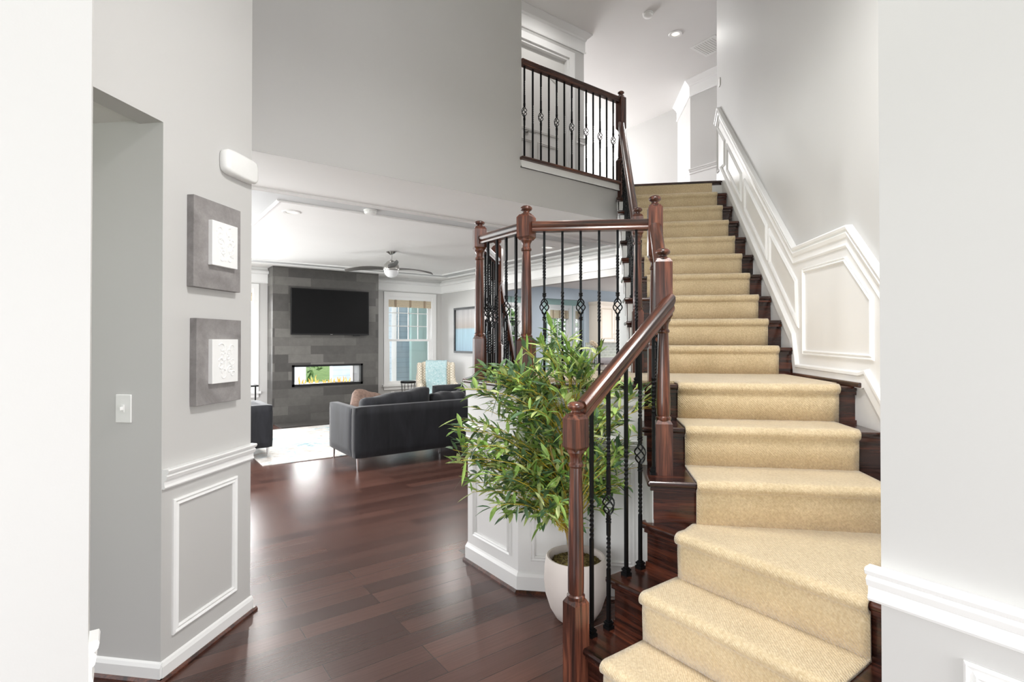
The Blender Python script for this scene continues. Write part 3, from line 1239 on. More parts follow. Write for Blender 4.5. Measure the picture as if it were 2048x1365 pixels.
yl, yr = 1.447, .70
for k in (1, 2):
    runner_step((LX[k], yl), (LX[k], yr), (-1, 0), (LX[k + 1] + .03, yl), (LX[k + 1] + .03, yr), k * RISE, (k - 1) * RISE)
wl, wr = .462, 1.275
p3l, p3r = S(2.53, wl - .005), S(2.53, wr)
runner_step((LX[3], 1.437), (LX[3], .70), (-1, 0), p3l, p3r, .6, .4)
for k in (4, 5):
    runner_step((NOS[k], -wl), (NOS[k], -wr), (-1, 0), (NOS[k + 1] + .03, -wl), (NOS[k + 1] + .03, -wr), k * RISE, (k - 1) * RISE, MS)
runner_step((NOS[6], -wl - .005), (NOS[6], -1.30), (-1, 0), (3.20, -wl), (3.20, -1.30), 1.2, 1.0, MS)
m = MB()
m.prism([(3.17, -1.33), (3.98, -1.33), (3.98, -.43), (4.22, -.2), (4.22, .62), (3.48, .62), (3.20, .36), (3.17, -.2)], 1.2005, 1.2 + TC)
obj('landing_carpet', m, M['carpet'], run, MS)
for k in range(7, 16):
    runner_step((NOS[k], -.455), (NOS[k], -1.285), (-1, 0), (NOS[k + 1] + .03, -.455), (NOS[k + 1] + .03, -1.285), k * RISE, (k - 1) * RISE, MS)
m = MB()
m.box(NOS[16] + .001, NOS[16] + .012, -.455, -1.285, 3.0, 3.175)
obj('runner_top', m, M['carpet'], run, MS @ Matrix.Translation((0.005, 0, 0)))

# ------------------------------------------------------------------ railings
def newel_mesh(zb, zt, b1, b2, b3, size=.08):
    h = size / 2
    m = MB()

    def block(z0, z1, low, high):
        c = .012
        rings = []
        if low:
            rings.append((h * .72, z0 - .018))
        rings += [(h, z0), (h, z1)]
        if high:
            rings.append((h * .72, z1 + .018))
        vs = []
        for r, z in rings:
            vs += [(-r, -r, z), (r, -r, z), (r, r, z), (-r, r, z)]
        fs = [(3, 2, 1, 0)]
        for j in range(len(rings) - 1):
            for i in range(4):
                fs.append((4 * j + i, 4 * j + (i + 1) % 4, 4 * j + 4 + (i + 1) % 4, 4 * j + 4 + i))
        k = 4 * (len(rings) - 1)
        fs.append((k, k + 1, k + 2, k + 3))
        m.add(vs, fs)
    block(zb, b1, False, True)
    block(b2, b3, True, True)
    L = b2 - b1
    pr = [(.033, b1 + .012), (.037, b1 + .02), (.037, b1 + .03), (.03, b1 + .036), (.033, b1 + .045), (.0335, b1 + .2 * L), (.030, b1 + .55 * L), (.0255, b2 - .10),
          (.025, b2 - .085), (.031, b2 - .078), (.031, b2 - .07), (.025, b2 - .062), (.025, b2 - .045), (.028, b2 - .035), (.036, b2 - .022), (.036, b2 - .01)]
    m.lathe(pr, n=20)
    return m


def finial_mesh(z0, zt):
    H = zt - z0
    m = MB()
    m.lathe([(.026, z0 - .002), (.034, z0 + .06 * H), (.034, z0 + .16 * H), (.024, z0 + .24 * H), (.019, z0 + .34 * H), (.02, z0 + .42 * H), (.031, z0 + .52 * H), (.036, z0 + .66 * H),
             (.033, z0 + .8 * H), (.022, z0 + .93 * H), (.0001, zt)], n=20)
    return m


def newel(parent, loc, rz, zb, zt, b1, b2, b3, size=.08):
    fr = Matrix.Translation((loc[0], loc[1], 0)) @ Matrix.Rotation(rz, 4, 'Z')
    o = obj('newel_post', newel_mesh(zb, zt, b1, b2, b3, size), M['wood_z'], parent, fr, smooth=True, angle=28)
    obj('finial', finial_mesh(b3 + .01, zt), M['wood_z'], o, fr, smooth=True, angle=60)
    return o


BCACHE = {}


def baluster_mb(h, kind):
    m = MB()
    b = .0068
    cen = h * .5
    n = int(h / .0075)
    tw = []
    if kind == 'basket':
        up0, up1 = cen + .16, cen + .30
        lo0, lo1 = cen - .28, cen - .13
        tw = [(lo0, lo1, 2.0 * 2 * pi), (up0, up1, 2.0 * 2 * pi)]
        segs = [(0, cen - .045), (cen + .045, h)]
    else:
        tw = [(cen - .09, cen + .09, 2.25 * 2 * pi)]
        segs = [(0, h)]

    def ang(z):
        a = 0
        for z0, z1, t in tw:
            a += max(0, min(1, (z - z0) / (z1 - z0))) * t
        return a
    for z0, z1 in segs:
        zs = {z0, z1}
        for a, c, t in tw:
            if a >= z0 - 1e-6 and c <= z1 + 1e-6:
                k = max(2, int((c - a) / .0065))
                zs |= {a + (c - a) * i / k for i in range(k + 1)}
        zs = sorted(zs)
        vs = []
        for z in zs:
            t = ang(z)
            for q in range(4):
                r = b * 1.414
                vs.append((r * cos(t + pi / 4 + q * pi / 2), r * sin(t + pi / 4 + q * pi / 2), z))
        fs = [(3, 2, 1, 0)]
        for j in range(len(zs) - 1):
            for i in range(4):
                fs.append((4 * j + i, 4 * j + (i + 1) % 4, 4 * j + 4 + (i + 1) % 4, 4 * j + 4 + i))
        k = 4 * (len(zs) - 1)
        fs.append((k, k + 1, k + 2, k + 3))
        m.add(vs, fs)
    if kind == 'basket':
        for zc in (cen - .07, cen + .07):
            m.lathe([(.009, zc - .011), (.012, zc - .009), (.012, zc - .004), (.0095, zc), (.012, zc + .004), (.012, zc + .009), (.009, zc + .011)], n=8)
        for q in range(4):
            pts = []
            for i in range(11):
                t = i / 10
                a = q * pi / 2 + t * 1.15 * pi
                r = .003 + .023 * sin(pi * t) ** .8
                pts.append((r * cos(a), r * sin(a), cen - .047 + .094 * t))
            m.tube(pts, .0036, 5)
    return m


def shoe_mb():
    m = MB()
    h = .017
    m.box(-h, h, -h, h, 0, .014)
    m.box(-h * .75, h * .75, -h * .75, h * .75, .014, .022)
    m.box(-h * .9, h * .9, -h * .9, h * .9, .022, .030)
    m.box(-h * .6, h * .6, -h * .6, h * .6, .030, .036)
    return m


SHOE_ME = shoe_mb().mesh('baluster_shoe', [M['iron']])


def baluster(parent, x, y, z, h, kind, rz=0, shoe=True):
    key = (round(h, 2), kind)
    if key not in BCACHE:
        BCACHE[key] = baluster_mb(round(h, 2), kind).mesh('baluster', [M['iron']], True, 30)
    fr = Matrix.Translation((x, y, z)) @ Matrix.Rotation(rz, 4, 'Z')
    o = link_mesh('baluster', BCACHE[key], parent, fr)
    if shoe:
        link_mesh('baluster_shoe', SHOE_ME, o, fr)
    return o


# handrail cross-section: local y = width, local z = height (top at 0)
RP = [(-.024, -.058), (.024, -.058), (.027, -.048), (.023, -.038), (.031, -.024), (.030, -.010), (.020, -.001), (0, .002), (-.020, -.001), (-.030, -.010), (-.031, -.024), (-.023, -.038), (-.027, -.048)]


def handrail(parent, a, b, plumb0=True, sc=1.0):
    """straight rail from a to b (top line), ends cut plumb"""
    a, b = Vector(a), Vector(b)
    L = Vector((b.x - a.x, b.y - a.y, 0)).length
    slope = (b.z - a.z) / L
    m = MB()
    vs = []
    for x in (0, L):
        for y, z in RP:
            zz = z * sqrt(1 + slope * slope)
            vs.append((x, y * sc, slope * x + zz * sc))
    k = len(RP)
    fs = [tuple(range(k)), tuple(range(k, 2 * k))[::-1]]
    fs += [(i, (i + 1) % k, k + (i + 1) % k, k + i) for i in range(k)]
    # tilt the object so the grain follows the rail
    ang = math.atan(slope)
    R = Matrix.Rotation(ang, 4, 'Y')
    vv = [R @ Vector(v) for v in vs]
    m.add(vv, fs)
    fr = Matrix.Translation(a) @ Matrix.Rotation(atan2(b.y - a.y, b.x - a.x), 4, 'Z') @ Matrix.Rotation(-ang, 4, 'Y')
    return obj('handrail', m, M['wood_x'], parent, fr, smooth=True, angle=38)


A45 = radians(45)
N1 = (1.50, 1.60)
N2 = S(2.655, .336)
N3 = S(3.13, .352)
lr = thing('stair_railing', 'lower stair railing climbing in front of the potted plant, with three dark oak newels', 'railing', (1.5, 1.6, 0))
newel(lr, N1, 0, 0.0, 1.196, .375, 1.01, 1.125, .076)
newel(lr, N2, A45, .8, 1.895, 1.045, 1.565, 1.825)
newel(lr, N3, A45, 1.2, 2.283, 1.40, 1.935, 2.205)


def railz1(x):
    return 1.165 + (1.652 - 1.165) * (x - 1.5) / (2.087 - 1.5)


handrail(lr, (1.535, 1.605, railz1(1.535)), (2.105, 1.592, railz1(2.105)), sc=1.08)
d12 = (N3 - N2)
handrail(lr, (N2.x + d12.x * .07, N2.y + d12.y * .07, 1.79), (N3.x - d12.x * .07, N3.y - d12.y * .07, 2.12), sc=1.08)
for x, y, z, kd in ((1.597, 1.607, .2, 'single'), (1.699, 1.607, .2, 'basket'), (1.812, 1.607, .4, 'single'), (1.918, 1.617, .4, 'basket')):
    baluster(lr, x, y, z, railz1(x) - .06 - z, kd)
pb = S(2.632, .287)
baluster(lr, pb.x, pb.y, .8, 1.62 - .06 - .8, 'single', A45)
for s, z, kd in ((2.75, .8, 'basket'), (2.88, 1.0, 'single'), (3.0, 1.0, 'basket')):
    p = S(s, .345)
    rz_ = 1.77 + (s - 2.617) * .66
    baluster(lr, p.x, p.y, z, rz_ - .06 - z, kd, A45)

ld = thing('stair_railing', 'level railing around the octagonal landing above the white panelled base', 'railing', tuple(S(3.1, -.39, 1.2)))
NB = S(3.09, -.388)
NA = S(3.445, -.745)
NA2 = S(4.215, -.765)
newel(ld, NB, radians(22.5), 1.2, 2.243, 1.445, 2.055, 2.17, .084)
newel(ld, NA, radians(67.5), 1.2, 2.245, 1.46, 2.065, 2.185, .08)
newel(ld, NA2, A45, 1.2, 2.27, 1.41, 1.93, 2.195)


def level(a, b, z, n, first, parent, zb=1.2):
    a, b = Vector((a[0], a[1], 0)), Vector((b[0], b[1], 0))
    d = (b - a).normalized()
    handrail(parent, (a.x + d.x * .036, a.y + d.y * .036, z), (b.x - d.x * .036, b.y - d.y * .036, z), sc=1.05)
    for i in range(n):
        p = a.lerp(b, (i + 1) / (n + 1))
        kd = 'basket' if (i + first) % 2 == 0 else 'single'
        baluster(parent, p.x, p.y, zb, z - .055 - zb, kd, atan2(d.y, d.x))


level(NB, N3, 2.145, 6, 0, ld)
level(NA, NB, 2.145, 4, 0, ld)
level(NA, NA2, 2.115, 6, 1, ld)
e = S(5.35, -.765)
handrail(ld, (NA2.x + .03, NA2.y + .03, 1.985), (e.x, e.y, 1.985 - .86 * (5.35 - 4.25)), sc=1.05)
for j in range(1, 6):
    for dd in (.06, .175):
        s = 4.26 + .235 * (j - 1) + dd
        p = S(s, -.765)
        z = 1.2 - j * RISE
        baluster(ld, p.x, p.y, z, 1.985 - .86 * (s - 4.25) - .07 - z, 'basket' if dd < .1 else 'single', A45)

uf = thing('stair_railing', 'railing along the open left side of the upper flight, seen almost end on', 'railing', tuple(S(4.0, .32, 1.4)))
NU = S(4.005, .325)
newel(uf, NU, A45, 1.2, 2.435, 1.66, 2.24, 2.36)


def railu(s):
    return 2.25 + .84 * (s - 4.0)


NG = Vector((4.43, 3.995, 0))
NGs, NGw = (NG.x + NG.y) * Q, (NG.x - NG.y) * Q
newel(uf, NG, 0, 2.98, 4.215, 3.44, 3.80, 4.14)
p0, p1 = S(4.04, .325), S(NGs - .03, NGw)
handrail(uf, (p0.x, p0.y, railu(4.04)), (p1.x, p1.y, railu(NGs - .03)), sc=1.08)
i = 0
for k in range(7, 16):
    for dd in (.055, .17):
        s = NOS[k] + dd
        if s < 4.09 or s > NGs - .06:
            continue
        p = S(s, .322)
        baluster(uf, p.x, p.y, k * RISE, railu(s) - .075 - k * RISE, 'basket' if i % 2 else 'single', A45)
        i += 1

gr = thing('balcony_railing', 'upstairs balcony railing in front of the white door', 'railing', (3.05, 4.0, 3.2))
handrail(gr, (3.052, 4.0, 4.14), (4.395, 4.0, 4.14), sc=1.1)
for i in range(13):
    x = 3.085 + (4.311 - 3.085) * i / 12
    baluster(gr, x, 4.0, 3.2, 4.14 - .06 - 3.2, 'basket' if i % 2 == 0 else 'single', 0, shoe=False)

# ------------------------------------------------------------------ wall pictures, switch, chime
def plaque(c_s, z0, z1, s0, s1, i0, i1, iz0, iz1, label, seed):
    t = thing('wall_plaque', label, 'wall art', tuple(S((s0 + s1) / 2, -1.809, (z0 + z1) / 2)), group=None)
    m = MB()
    m.box(s0, s1, 1.809 - .035, 1.809, z0, z1)
    obj('backing_board', m, M['board'], t, MS, bevel=.002)
    m = MB()
    m.box(i0, i1, 1.809 - .058, 1.809 - .035, iz0, iz1)
    o = obj('relief_panel', m, M['plaster'], t, MS, bevel=.002)
    rnd = random.Random(seed)
    m = MB()
    cs, cz = (i0 + i1) / 2, (iz0 + iz1) / 2
    W, Hh = (i1 - i0) / 2, (iz1 - iz0) / 2
    for sg in (-1, 1):
        for k in range(7):
            a0 = rnd.uniform(0, 2 * pi)
            r0 = rnd.uniform(.012, .028)
            px = sg * rnd.uniform(.15, .55) * W
            pz = (-.62 + .2 * k) * Hh
            pts = []
            for q in range(12):
                a = a0 + sg * q * .5
                rr = r0 * (1 - q / 16)
                pts.append((cs + px + rr * cos(a), 1.809 - .0585, cz + pz + rr * sin(a)))
            m.tube(pts, [.0035 * (1 - .04 * q) for q in range(12)], 6)
    m.tube([(cs, 1.809 - .0585, cz - .72 * Hh), (cs, 1.809 - .0585, cz + .72 * Hh)], .004, 6)
    obj('relief_ornament', m, M['plaster'], o, MS, smooth=True)


plaque(0, 1.69, 2.105, 2.135, 2.455, 2.225, 2.402, 1.80, 2.01, 'upper grey square plaque with a raised white scrollwork tile, below the white door chime', 3)
plaque(0, 1.147, 1.548, 2.155, 2.462, 2.228, 2.408, 1.243, 1.452, 'lower grey square plaque with a raised white scrollwork tile, above the chair rail', 8)

t = thing('light_switch', 'white single toggle light switch plate on the narrow grey wall by the opening', 'light switch', tuple(S(2.0, -1.99, 1.09)))
m = MB()
m.box(1.994, 2.001, 1.953, 2.028, 1.092, 1.214)
obj('switch_plate', m, M['plastic'], t, MS, bevel=.003)
m = MB()
m.box(1.975, 1.994, 1.986, 1.996, 1.148, 1.162)
m.box(1.991, 1.994, 1.984, 1.998, 1.138, 1.170)
obj('switch_toggle', m, M['plastic'], t, MS)

t = thing('door_chime', 'white rounded door chime box high on the wall above the grey plaques', 'door chime', tuple(S(2.46, -1.809, 2.29)))
m = MB()
prof = []
for i in range(24):
    a = 2 * pi * i / 24
    ex = .128 * (abs(cos(a)) ** .35) * (1 if cos(a) >= 0 else -1)
    ez = .062 * (abs(sin(a)) ** .45) * (1 if sin(a) >= 0 else -1)
    prof.append((ex, ez))
vs = []
for sc, dd in ((.96, 0), (1, .006), (1, .03), (.94, .042), (.8, .048)):
    vs += [(2.468 + a * sc, 1.809 - dd, 2.335 + b * sc) for a, b in prof]
fs = []
for j in range(4):
    for i in range(24):
        fs.append((j * 24 + i, j * 24 + (i + 1) % 24, (j + 1) * 24 + (i + 1) % 24, (j + 1) * 24 + i))
fs.append(tuple(range(96, 120)))
fs.append(tuple(range(24))[::-1])
m.add(vs, fs)
obj('chime_cover', m, M['plastic'], t, MS, smooth=True, angle=50)

m = MB()
m.box(-.028, .028, 0, .012, -.045, .045)
o = obj('wall_plate', m, M['plastic'], None, MS @ Matrix.Translation((6.16, -1.4, 4.33)), bevel=.004)
tag(o, 'small white wall plate high on the grey wall at the top of the stairs', 'wall plate')

# ------------------------------------------------------------------ fireplace and tv
fp = thing('fireplace', 'floor to ceiling grey slate fireplace with a long see-through gas insert', 'fireplace', (3.05, 9.85, 0))
m = MB()
holed_wall(m, 2.09, 4.01, 0, H1 - .001, 9.85, 9.90, [(2.42, 3.69, .64, 1.02)])
m.box(2.09, 2.14, 9.90, 10.25, 0, H1 - .001)
m.box(3.96, 4.01, 9.90, 10.25, 0, H1 - .001)
obj('tile_surround', m, M['slate'], fp)
m = MB()
m.box(2.12, 3.98, 9.33, 9.85, 0.0, .02)
obj('hearth', m, M['slate'], fp)
m = MB()
fx0, fx1, fz0, fz1 = 2.413, 3.694, .638, 1.025
for (a, b, c, d) in ((fx0, fx1, fz0, fz0 + .045), (fx0, fx1, fz1 - .035, fz1), (fx0, fx0 + .04, fz0, fz1), (fx1 - .04, fx1, fz0, fz1)):
    m.box(a, b, 9.835, 9.93, c, d)
obj('insert_frame', m, M['black'], fp)
m = MB()
m.box(fx0 + .02, fx1 - .02, 9.93, 10.4, .60, .655)
m.box(fx0, fx0 + .03, 9.93, 10.4, .60, 1.03)
m.box(fx1 - .03, fx1, 9.93, 10.4, .60, 1.03)
m.box(fx0, fx1, 9.93, 10.4, 1.0, 1.03)
obj('firebox', m, plain('firebox_panel', (150, 150, 152), 0.35, .4), fp)
m = MB()
rnd = random.Random(5)
for i in range(160):
    x = rnd.uniform(2.5, 3.62)
    y = rnd.uniform(9.96, 10.3)
    r = rnd.uniform(.008, .018)
    m.sphere((x, y, .655 + r * .5), r, 5, 4)
o = obj('crushed_glass', m, M['pebble'], fp)
o['kind'] = 'stuff'
for i in range(17):
    x = 2.60 + .93 * (i + rnd.uniform(-.3, .3)) / 16
    hgt = rnd.uniform(.07, .17)
    m = MB()
    y = 10.08 + rnd.uniform(-.03, .03)
    pts, rr = [], []
    ph = rnd.uniform(0, 6)
    for q in range(9):
        u = q / 8
        pts.append((x + .012 * sin(ph + u * 5) * u * 1.4, y + .008 * cos(ph + 4 * u), .66 + hgt * u))
        rr.append(.016 * (1 - u) ** .7 * (0.55 + 1.3 * u * (1 - u) * 2) + .0006)
    m.tube(pts, rr, 7)
    obj('flame', m, M['flame'], fp, smooth=True)
m = MB()
m.box(fx0 + .04, fx1 - .04, 9.928, 9.932, fz0 + .045, fz1 - .035)
obj('glass_front', m, M['glass'], fp)

tv = thing('television', 'large black flat-screen television mounted on the slate fireplace', 'television', (3.083, 9.80, 1.56))
m = MB()
m.box(2.375, 3.791, 9.775, 9.81, 1.565, 2.393)
m.box(2.9, 3.3, 9.81, 9.85, 1.75, 2.2)
obj('housing', m, M['black'], tv, bevel=.004)
m = MB()
m.box(2.39, 3.776, 9.772, 9.776, 1.59, 2.38)
obj('screen', m, M['screen'], tv)
m = MB()
m.box(3.06, 3.10, 9.768, 9.773, 1.571, 1.578)
obj('badge', m, M['nickel'], tv)
m = MB()
m.box(3.50, 3.62, 9.785, 9.81, 1.545, 1.566)
obj('sensor', m, M['black'], tv)

# ------------------------------------------------------------------ ceiling fixtures
def can_light(x, y, z, label, lit=True):
    t = thing('recessed_light', label, 'ceiling light', (x, y, z), group=None)
    m = MB()
    m.lathe([(.052, -.0005), (.056, -.008), (.085, -.010), (.092, -.004), (.092, 0)], n=28)
    obj('trim_ring', m, M['plastic'], t, Matrix.Translation((x, y, z)), smooth=True)
    m = MB()
    m.lathe([(.05, -.002), (.045, -.004), (.02, -.006), (.0001, -.0065)], n=20)
    obj('lamp_lens', m, M['bulb'], t, Matrix.Translation((x, y, z)), smooth=True)


can_light(1.376, 5.655, H1, 'round recessed ceiling light just inside the left corner of the grey ceiling band')
can_light(4.788, 5.657, H1, 'recessed ceiling light seen through the landing balusters')
can_light(6.056, 4.478, H3, 'recessed ceiling light in the upstairs hall, nearest the top of the stairs')
can_light(6.6, 7.4, H3, 'faint recessed ceiling light seen through the balcony balusters')


def smoke_alarm(x, y, z, label):
    t = thing('smoke_detector', label, 'smoke detector', (x, y, z))
    m = MB()
    m.lathe([(.066, 0), (.066, -.012), (.06, -.016)], n=28)
    obj('mounting_base', m, M['plastic'], t, Matrix.Translation((x, y, z)), smooth=True)
    m = MB()
    m.lathe([(.058, -.016), (.06, -.03), (.052, -.044), (.03, -.05), (.0001, -.051)], n=28)
    for k in range(12):
        a = 2 * pi * k / 12
        m.box(.058 * cos(a) - .003, .058 * cos(a) + .003, .058 * sin(a) - .003, .058 * sin(a) + .003, -.028, -.018)
    obj('detector_cover', m, M['plastic'], t, Matrix.Translation((x, y, z)), smooth=True)


smoke_alarm(1.989, 5.10, H1, 'white smoke detector on the grey band of the living room ceiling')
smoke_alarm(5.394, 4.405, H3, 'white smoke detector on the ceiling of the upstairs hall')
t = thing('air_vent', 'white slotted air vent in the upstairs ceiling beside the grey flight wall', 'air vent', (6.697, 4.371, H3))
m = MB()
m.mould([(6.52, 4.19, H3), (6.88, 4.19, H3), (6.88, 4.55, H3), (6.52, 4.55, H3)], (0, 0, -1), [(0, -.02), (.006, -.02), (.006, .02), (0, .02)], closed=True)
obj('vent_frame', m, M['plastic'], t)
m = MB()
for k in range(9):
    m.box(6.54, 6.86, 4.21 + .037 * k, 4.23 + .037 * k, H3 - .005, H3 - .001)
obj('vent_slats', m, M['plastic'], t)

fx, fy = 3.154, 7.263
fan = thing('ceiling_fan', 'brushed nickel three-blade ceiling fan with a round white light', 'ceiling fan', (fx, fy, H1))
FT = Matrix.Translation((fx, fy, 0))
m = MB()
m.lathe([(.075, H1), (.075, H1 - .012), (.05, H1 - .03), (.022, H1 - .05), (.0001, H1 - .051)], n=24)
obj('canopy', m, M['chrome'], fan, FT, smooth=True, angle=50)
m = MB()
m.lathe([(.011, H1 - .04), (.011, 2.60)], n=12)
m.lathe([(.018, 2.60), (.03, 2.615), (.018, 2.63)], n=12)
obj('downrod', m, M['chrome'], fan, FT, smooth=True)
m = MB()
m.lathe([(.02, 2.63), (.06, 2.61), (.10, 2.565), (.115, 2.52), (.118, 2.49), (.11, 2.475)], n=28)
obj('motor_housing', m, M['nickel'], fan, FT, smooth=True, angle=60)
m = MB()
pr = [(.108, 2.478)]
for i in range(1, 9):
    a = pi / 2 * i / 8
    pr.append((max(.0001, .108 * cos(a)), 2.478 - .105 * sin(a)))
m.lathe(pr, n=28)
obj('light_globe', m, M['opal'], fan, FT, smooth=True)
vdir = atan2(-fy, -fx) + radians(4)
for k in range(3):
    a = vdir + k * 2 * pi / 3
    m = MB()
    vs = []
    nn = 10
    for i in range(nn + 1):
        u = i / nn
        r = .09 + .66 * u
        wd = .05 + .022 * sin(pi * min(1, u * 1.3)) - .03 * u ** 3
        zt = 2.515 + .045 * u * (1 - u) * 2 - .005 * u
        tlt = .017
        for sg in (-1, 1):
            vs.append((r, sg * wd, zt + sg * tlt))
            vs.append((r, sg * wd, zt + sg * tlt - .008))
    fs = []
    for i in range(nn):
        b = 4 * i
        c = b + 4
        fs += [(b, b + 2, c + 2, c), (b + 1, c + 1, c + 3, b + 3), (b, c, c + 1, b + 1), (b + 2, b + 3, c + 3, c + 2)]
    fs += [(0, 1, 3, 2), (4 * nn, 4 * nn + 2, 4 * nn + 3, 4 * nn + 1)]
    m.add(vs, fs)
    obj('blade', m, M['blade'], fan, FT @ Matrix.Rotation(a, 4, 'Z'), smooth=True, angle=40)


# ------------------------------------------------------------------ soft furniture helpers
def soft_box(x0, x1, y0, y1, z0, z1, r=.03, nx=10, ny=4, nz=4, puff=0.0, seed=0, wr=0.0):
    """rounded box made by squashing a subdivided cube"""
    m = MB()
    rnd = random.Random(seed)
    ph = [rnd.uniform(0, 6.28) for _ in range(6)]
    cx, cy, cz = (x0 + x1) / 2, (y0 + y1) / 2, (z0 + z1) / 2
    hx, hy, hz = (x1 - x0) / 2, (y1 - y0) / 2, (z1 - z0) / 2
    idx = {}
    vs = []

    def vert(i, j, k):
        key = (i, j, k)
        if key in idx:
            return idx[key]
        u, v, w = 2 * i / nx - 1, 2 * j / ny - 1, 2 * k / nz - 1
        p = Vector((u * hx, v * hy, w * hz))
        q = Vector((max(-hx + r, min(hx - r, p.x)), max(-hy + r, min(hy - r, p.y)), max(-hz + r, min(hz - r, p.z))))
        d = p - q
        if d.length > 1e-6:
            p = q + d.normalized() * r
        f = (1 - u * u) * (1 - w * w)
        g = (1 - u * u) * (1 - v * v)
        p.y += puff * f * (1 if v > 0 else -1 if v < 0 else 0)
        p.z += puff * .5 * g * (1 if w > 0 else 0)
        p += Vector((0, wr * sin(u * 9 + ph[0]) * sin(w * 4 + ph[1]), wr * sin(u * 7 + ph[2] + v * 2)))
        idx[key] = len(vs)
        vs.append((cx + p.x, cy + p.y, cz + p.z))
        return idx[key]
    fs = []
    for i in range(nx):
        for j in range(ny):
            fs.append((vert(i, j, 0), vert(i, j + 1, 0), vert(i + 1, j + 1, 0), vert(i + 1, j, 0)))
            fs.append((vert(i, j, nz), vert(i + 1, j, nz), vert(i + 1, j + 1, nz), vert(i, j + 1, nz)))
    for i in range(nx):
        for k in range(nz):
            fs.append((vert(i, 0, k), vert(i + 1, 0, k), vert(i + 1, 0, k + 1), vert(i, 0, k + 1)))
            fs.append((vert(i, ny, k), vert(i, ny, k + 1), vert(i + 1, ny, k + 1), vert(i + 1, ny, k)))
    for j in range(ny):
        for k in range(nz):
            fs.append((vert(0, j, k), vert(0, j, k + 1), vert(0, j + 1, k + 1), vert(0, j + 1, k)))
            fs.append((vert(nx, j, k), vert(nx, j + 1, k), vert(nx, j + 1, k + 1), vert(nx, j, k + 1)))
    m.add(vs, fs)
    return m


def soft(name, parent, mat, args, frame=ID, **kw):
    return obj(name, soft_box(*args, **kw), mat, parent, frame, smooth=True, angle=70)


def chrome_leg(parent, x, y, z1, h0=0.0):
    m = MB()
    m.lathe([(.009, h0), (.0095, h0 + .004), (.018, z1 - .01), (.03, z1)], n=12)
    obj('leg', m, M['chrome'], parent, Matrix.Translation((x, y, 0)), smooth=True)


sofa = thing('sofa', 'black velvet sofa on chrome legs seen from behind, facing the fireplace', 'sofa', (3.1, 6.2, 0))
x0, x1, y0, y1 = 2.06, 4.14, 5.72, 6.64
soft('backrest', sofa, M['velvet'], (x0, x1, y0, y0 + .13, .14, .715), r=.025, nx=24, nz=6)
soft('arm', sofa, M['velvet'], (x0, x0 + .12, y0 + .125, y1, .14, .70), r=.025, nx=4, ny=10, nz=6)
soft('arm', sofa, M['velvet'], (x1 - .12, x1, y0 + .125, y1, .14, .70), r=.025, nx=4, ny=10, nz=6)
soft('seat_base', sofa, M['velvet'], (x0 + .115, x1 - .115, y0 + .12, y1 - .01, .15, .30), r=.02)
for a, b in ((x0 + .125, 3.09), (3.10, x1 - .125)):
    soft('seat_cushion', sofa, M['velvet'], (a, b, y0 + .13, y1 - .0, .30, .46), r=.05, puff=.015, nz=4)
for lx in (x0 + .05, x1 - .05):
    for ly in (y0 + .05, y1 - .05):
        chrome_leg(sofa, lx, ly, .15)
chrome_leg(sofa, 3.30, y0 + .35, .15)
cush = [(2.20, 3.06, .0, .82, 'long slumped black back cushion at the left end of the sofa', 0, 0.02), (3.07, 3.58, .0, .79, 'black back cushion at the right end of the sofa beside the landing', 1, 0.01)]
for a, b, rz_, top, lab, sd, wr_ in cush:
    m = soft_box(a, b, y0 + .13, y0 + .30, .44, top, r=.05, nx=16, ny=6, nz=8, puff=.03, seed=sd + 3, wr=.009)
    if sd == 0:
        m.v = [(x, y, z + (.0 if z < .6 else (.10 * max(0, (x - a) / (b - a)) ** 1.6 - .035))) for x, y, z in m.v]
    o = obj('back_cushion', m, M['velvet'], None, ID, smooth=True, angle=70)
    tag(o, lab, 'cushion', 'black back cushions of the sofa')
m = soft_box(-.22, .22, -.07, .07, -.2, .2, r=.04, nx=10, ny=6, nz=10, puff=.05, seed=2, wr=.006)
o = obj('throw_pillow', m, M['brown_fabric'], None, Matrix.Translation((2.40, 6.20, .63)) @ Matrix.Rotation(radians(-30), 4, 'X') @ Matrix.Rotation(radians(20), 4, 'Y'), smooth=True, angle=70)
tag(o, 'brown crumpled throw pillow leaning inside the left arm of the black sofa', 'pillow')

ch = thing('armchair', 'black velvet chair with chrome legs at the left edge of the rug', 'armchair', (1.1, 7.4, 0))
soft('backrest', ch, M['velvet'], (.62, 1.50, 7.0, 7.13, .14, .665), r=.025, nx=14, nz=6)
soft('arm', ch, M['velvet'], (.62, .74, 7.12, 7.85, .14, .655), r=.025, nx=4, ny=8, nz=6)
soft('arm', ch, M['velvet'], (1.38, 1.50, 7.12, 7.85, .14, .655), r=.025, nx=4, ny=8, nz=6)
soft('seat_cushion', ch, M['velvet'], (.74, 1.38, 7.12, 7.85, .16, .44), r=.04)
for lx in (.68, 1.45):
    for ly in (7.06, 7.8):
        chrome_leg(ch, lx, ly, .15, .012)
c2 = thing('armchair', 'black velvet armchair beyond the sofa, in front of the cream armchair', 'armchair', (5.0, 7.6, 0))
soft('backrest', c2, M['velvet'], (5.02, 5.15, 7.25, 8.2, .14, .70), r=.025, nx=4, ny=12, nz=6)
soft('arm', c2, M['velvet'], (4.30, 5.03, 8.08, 8.2, .14, .69), r=.025, nx=10, ny=4, nz=6)
soft('arm', c2, M['velvet'], (4.30, 5.03, 7.25, 7.37, .14, .69), r=.025, nx=10, ny=4, nz=6)
soft('seat_cushion', c2, M['velvet'], (4.28, 5.03, 7.37, 8.08, .16, .44), r=.04)
for lx in (4.36, 5.09):
    for ly in (7.31, 8.14):
        chrome_leg(c2, lx, ly, .15, .012)

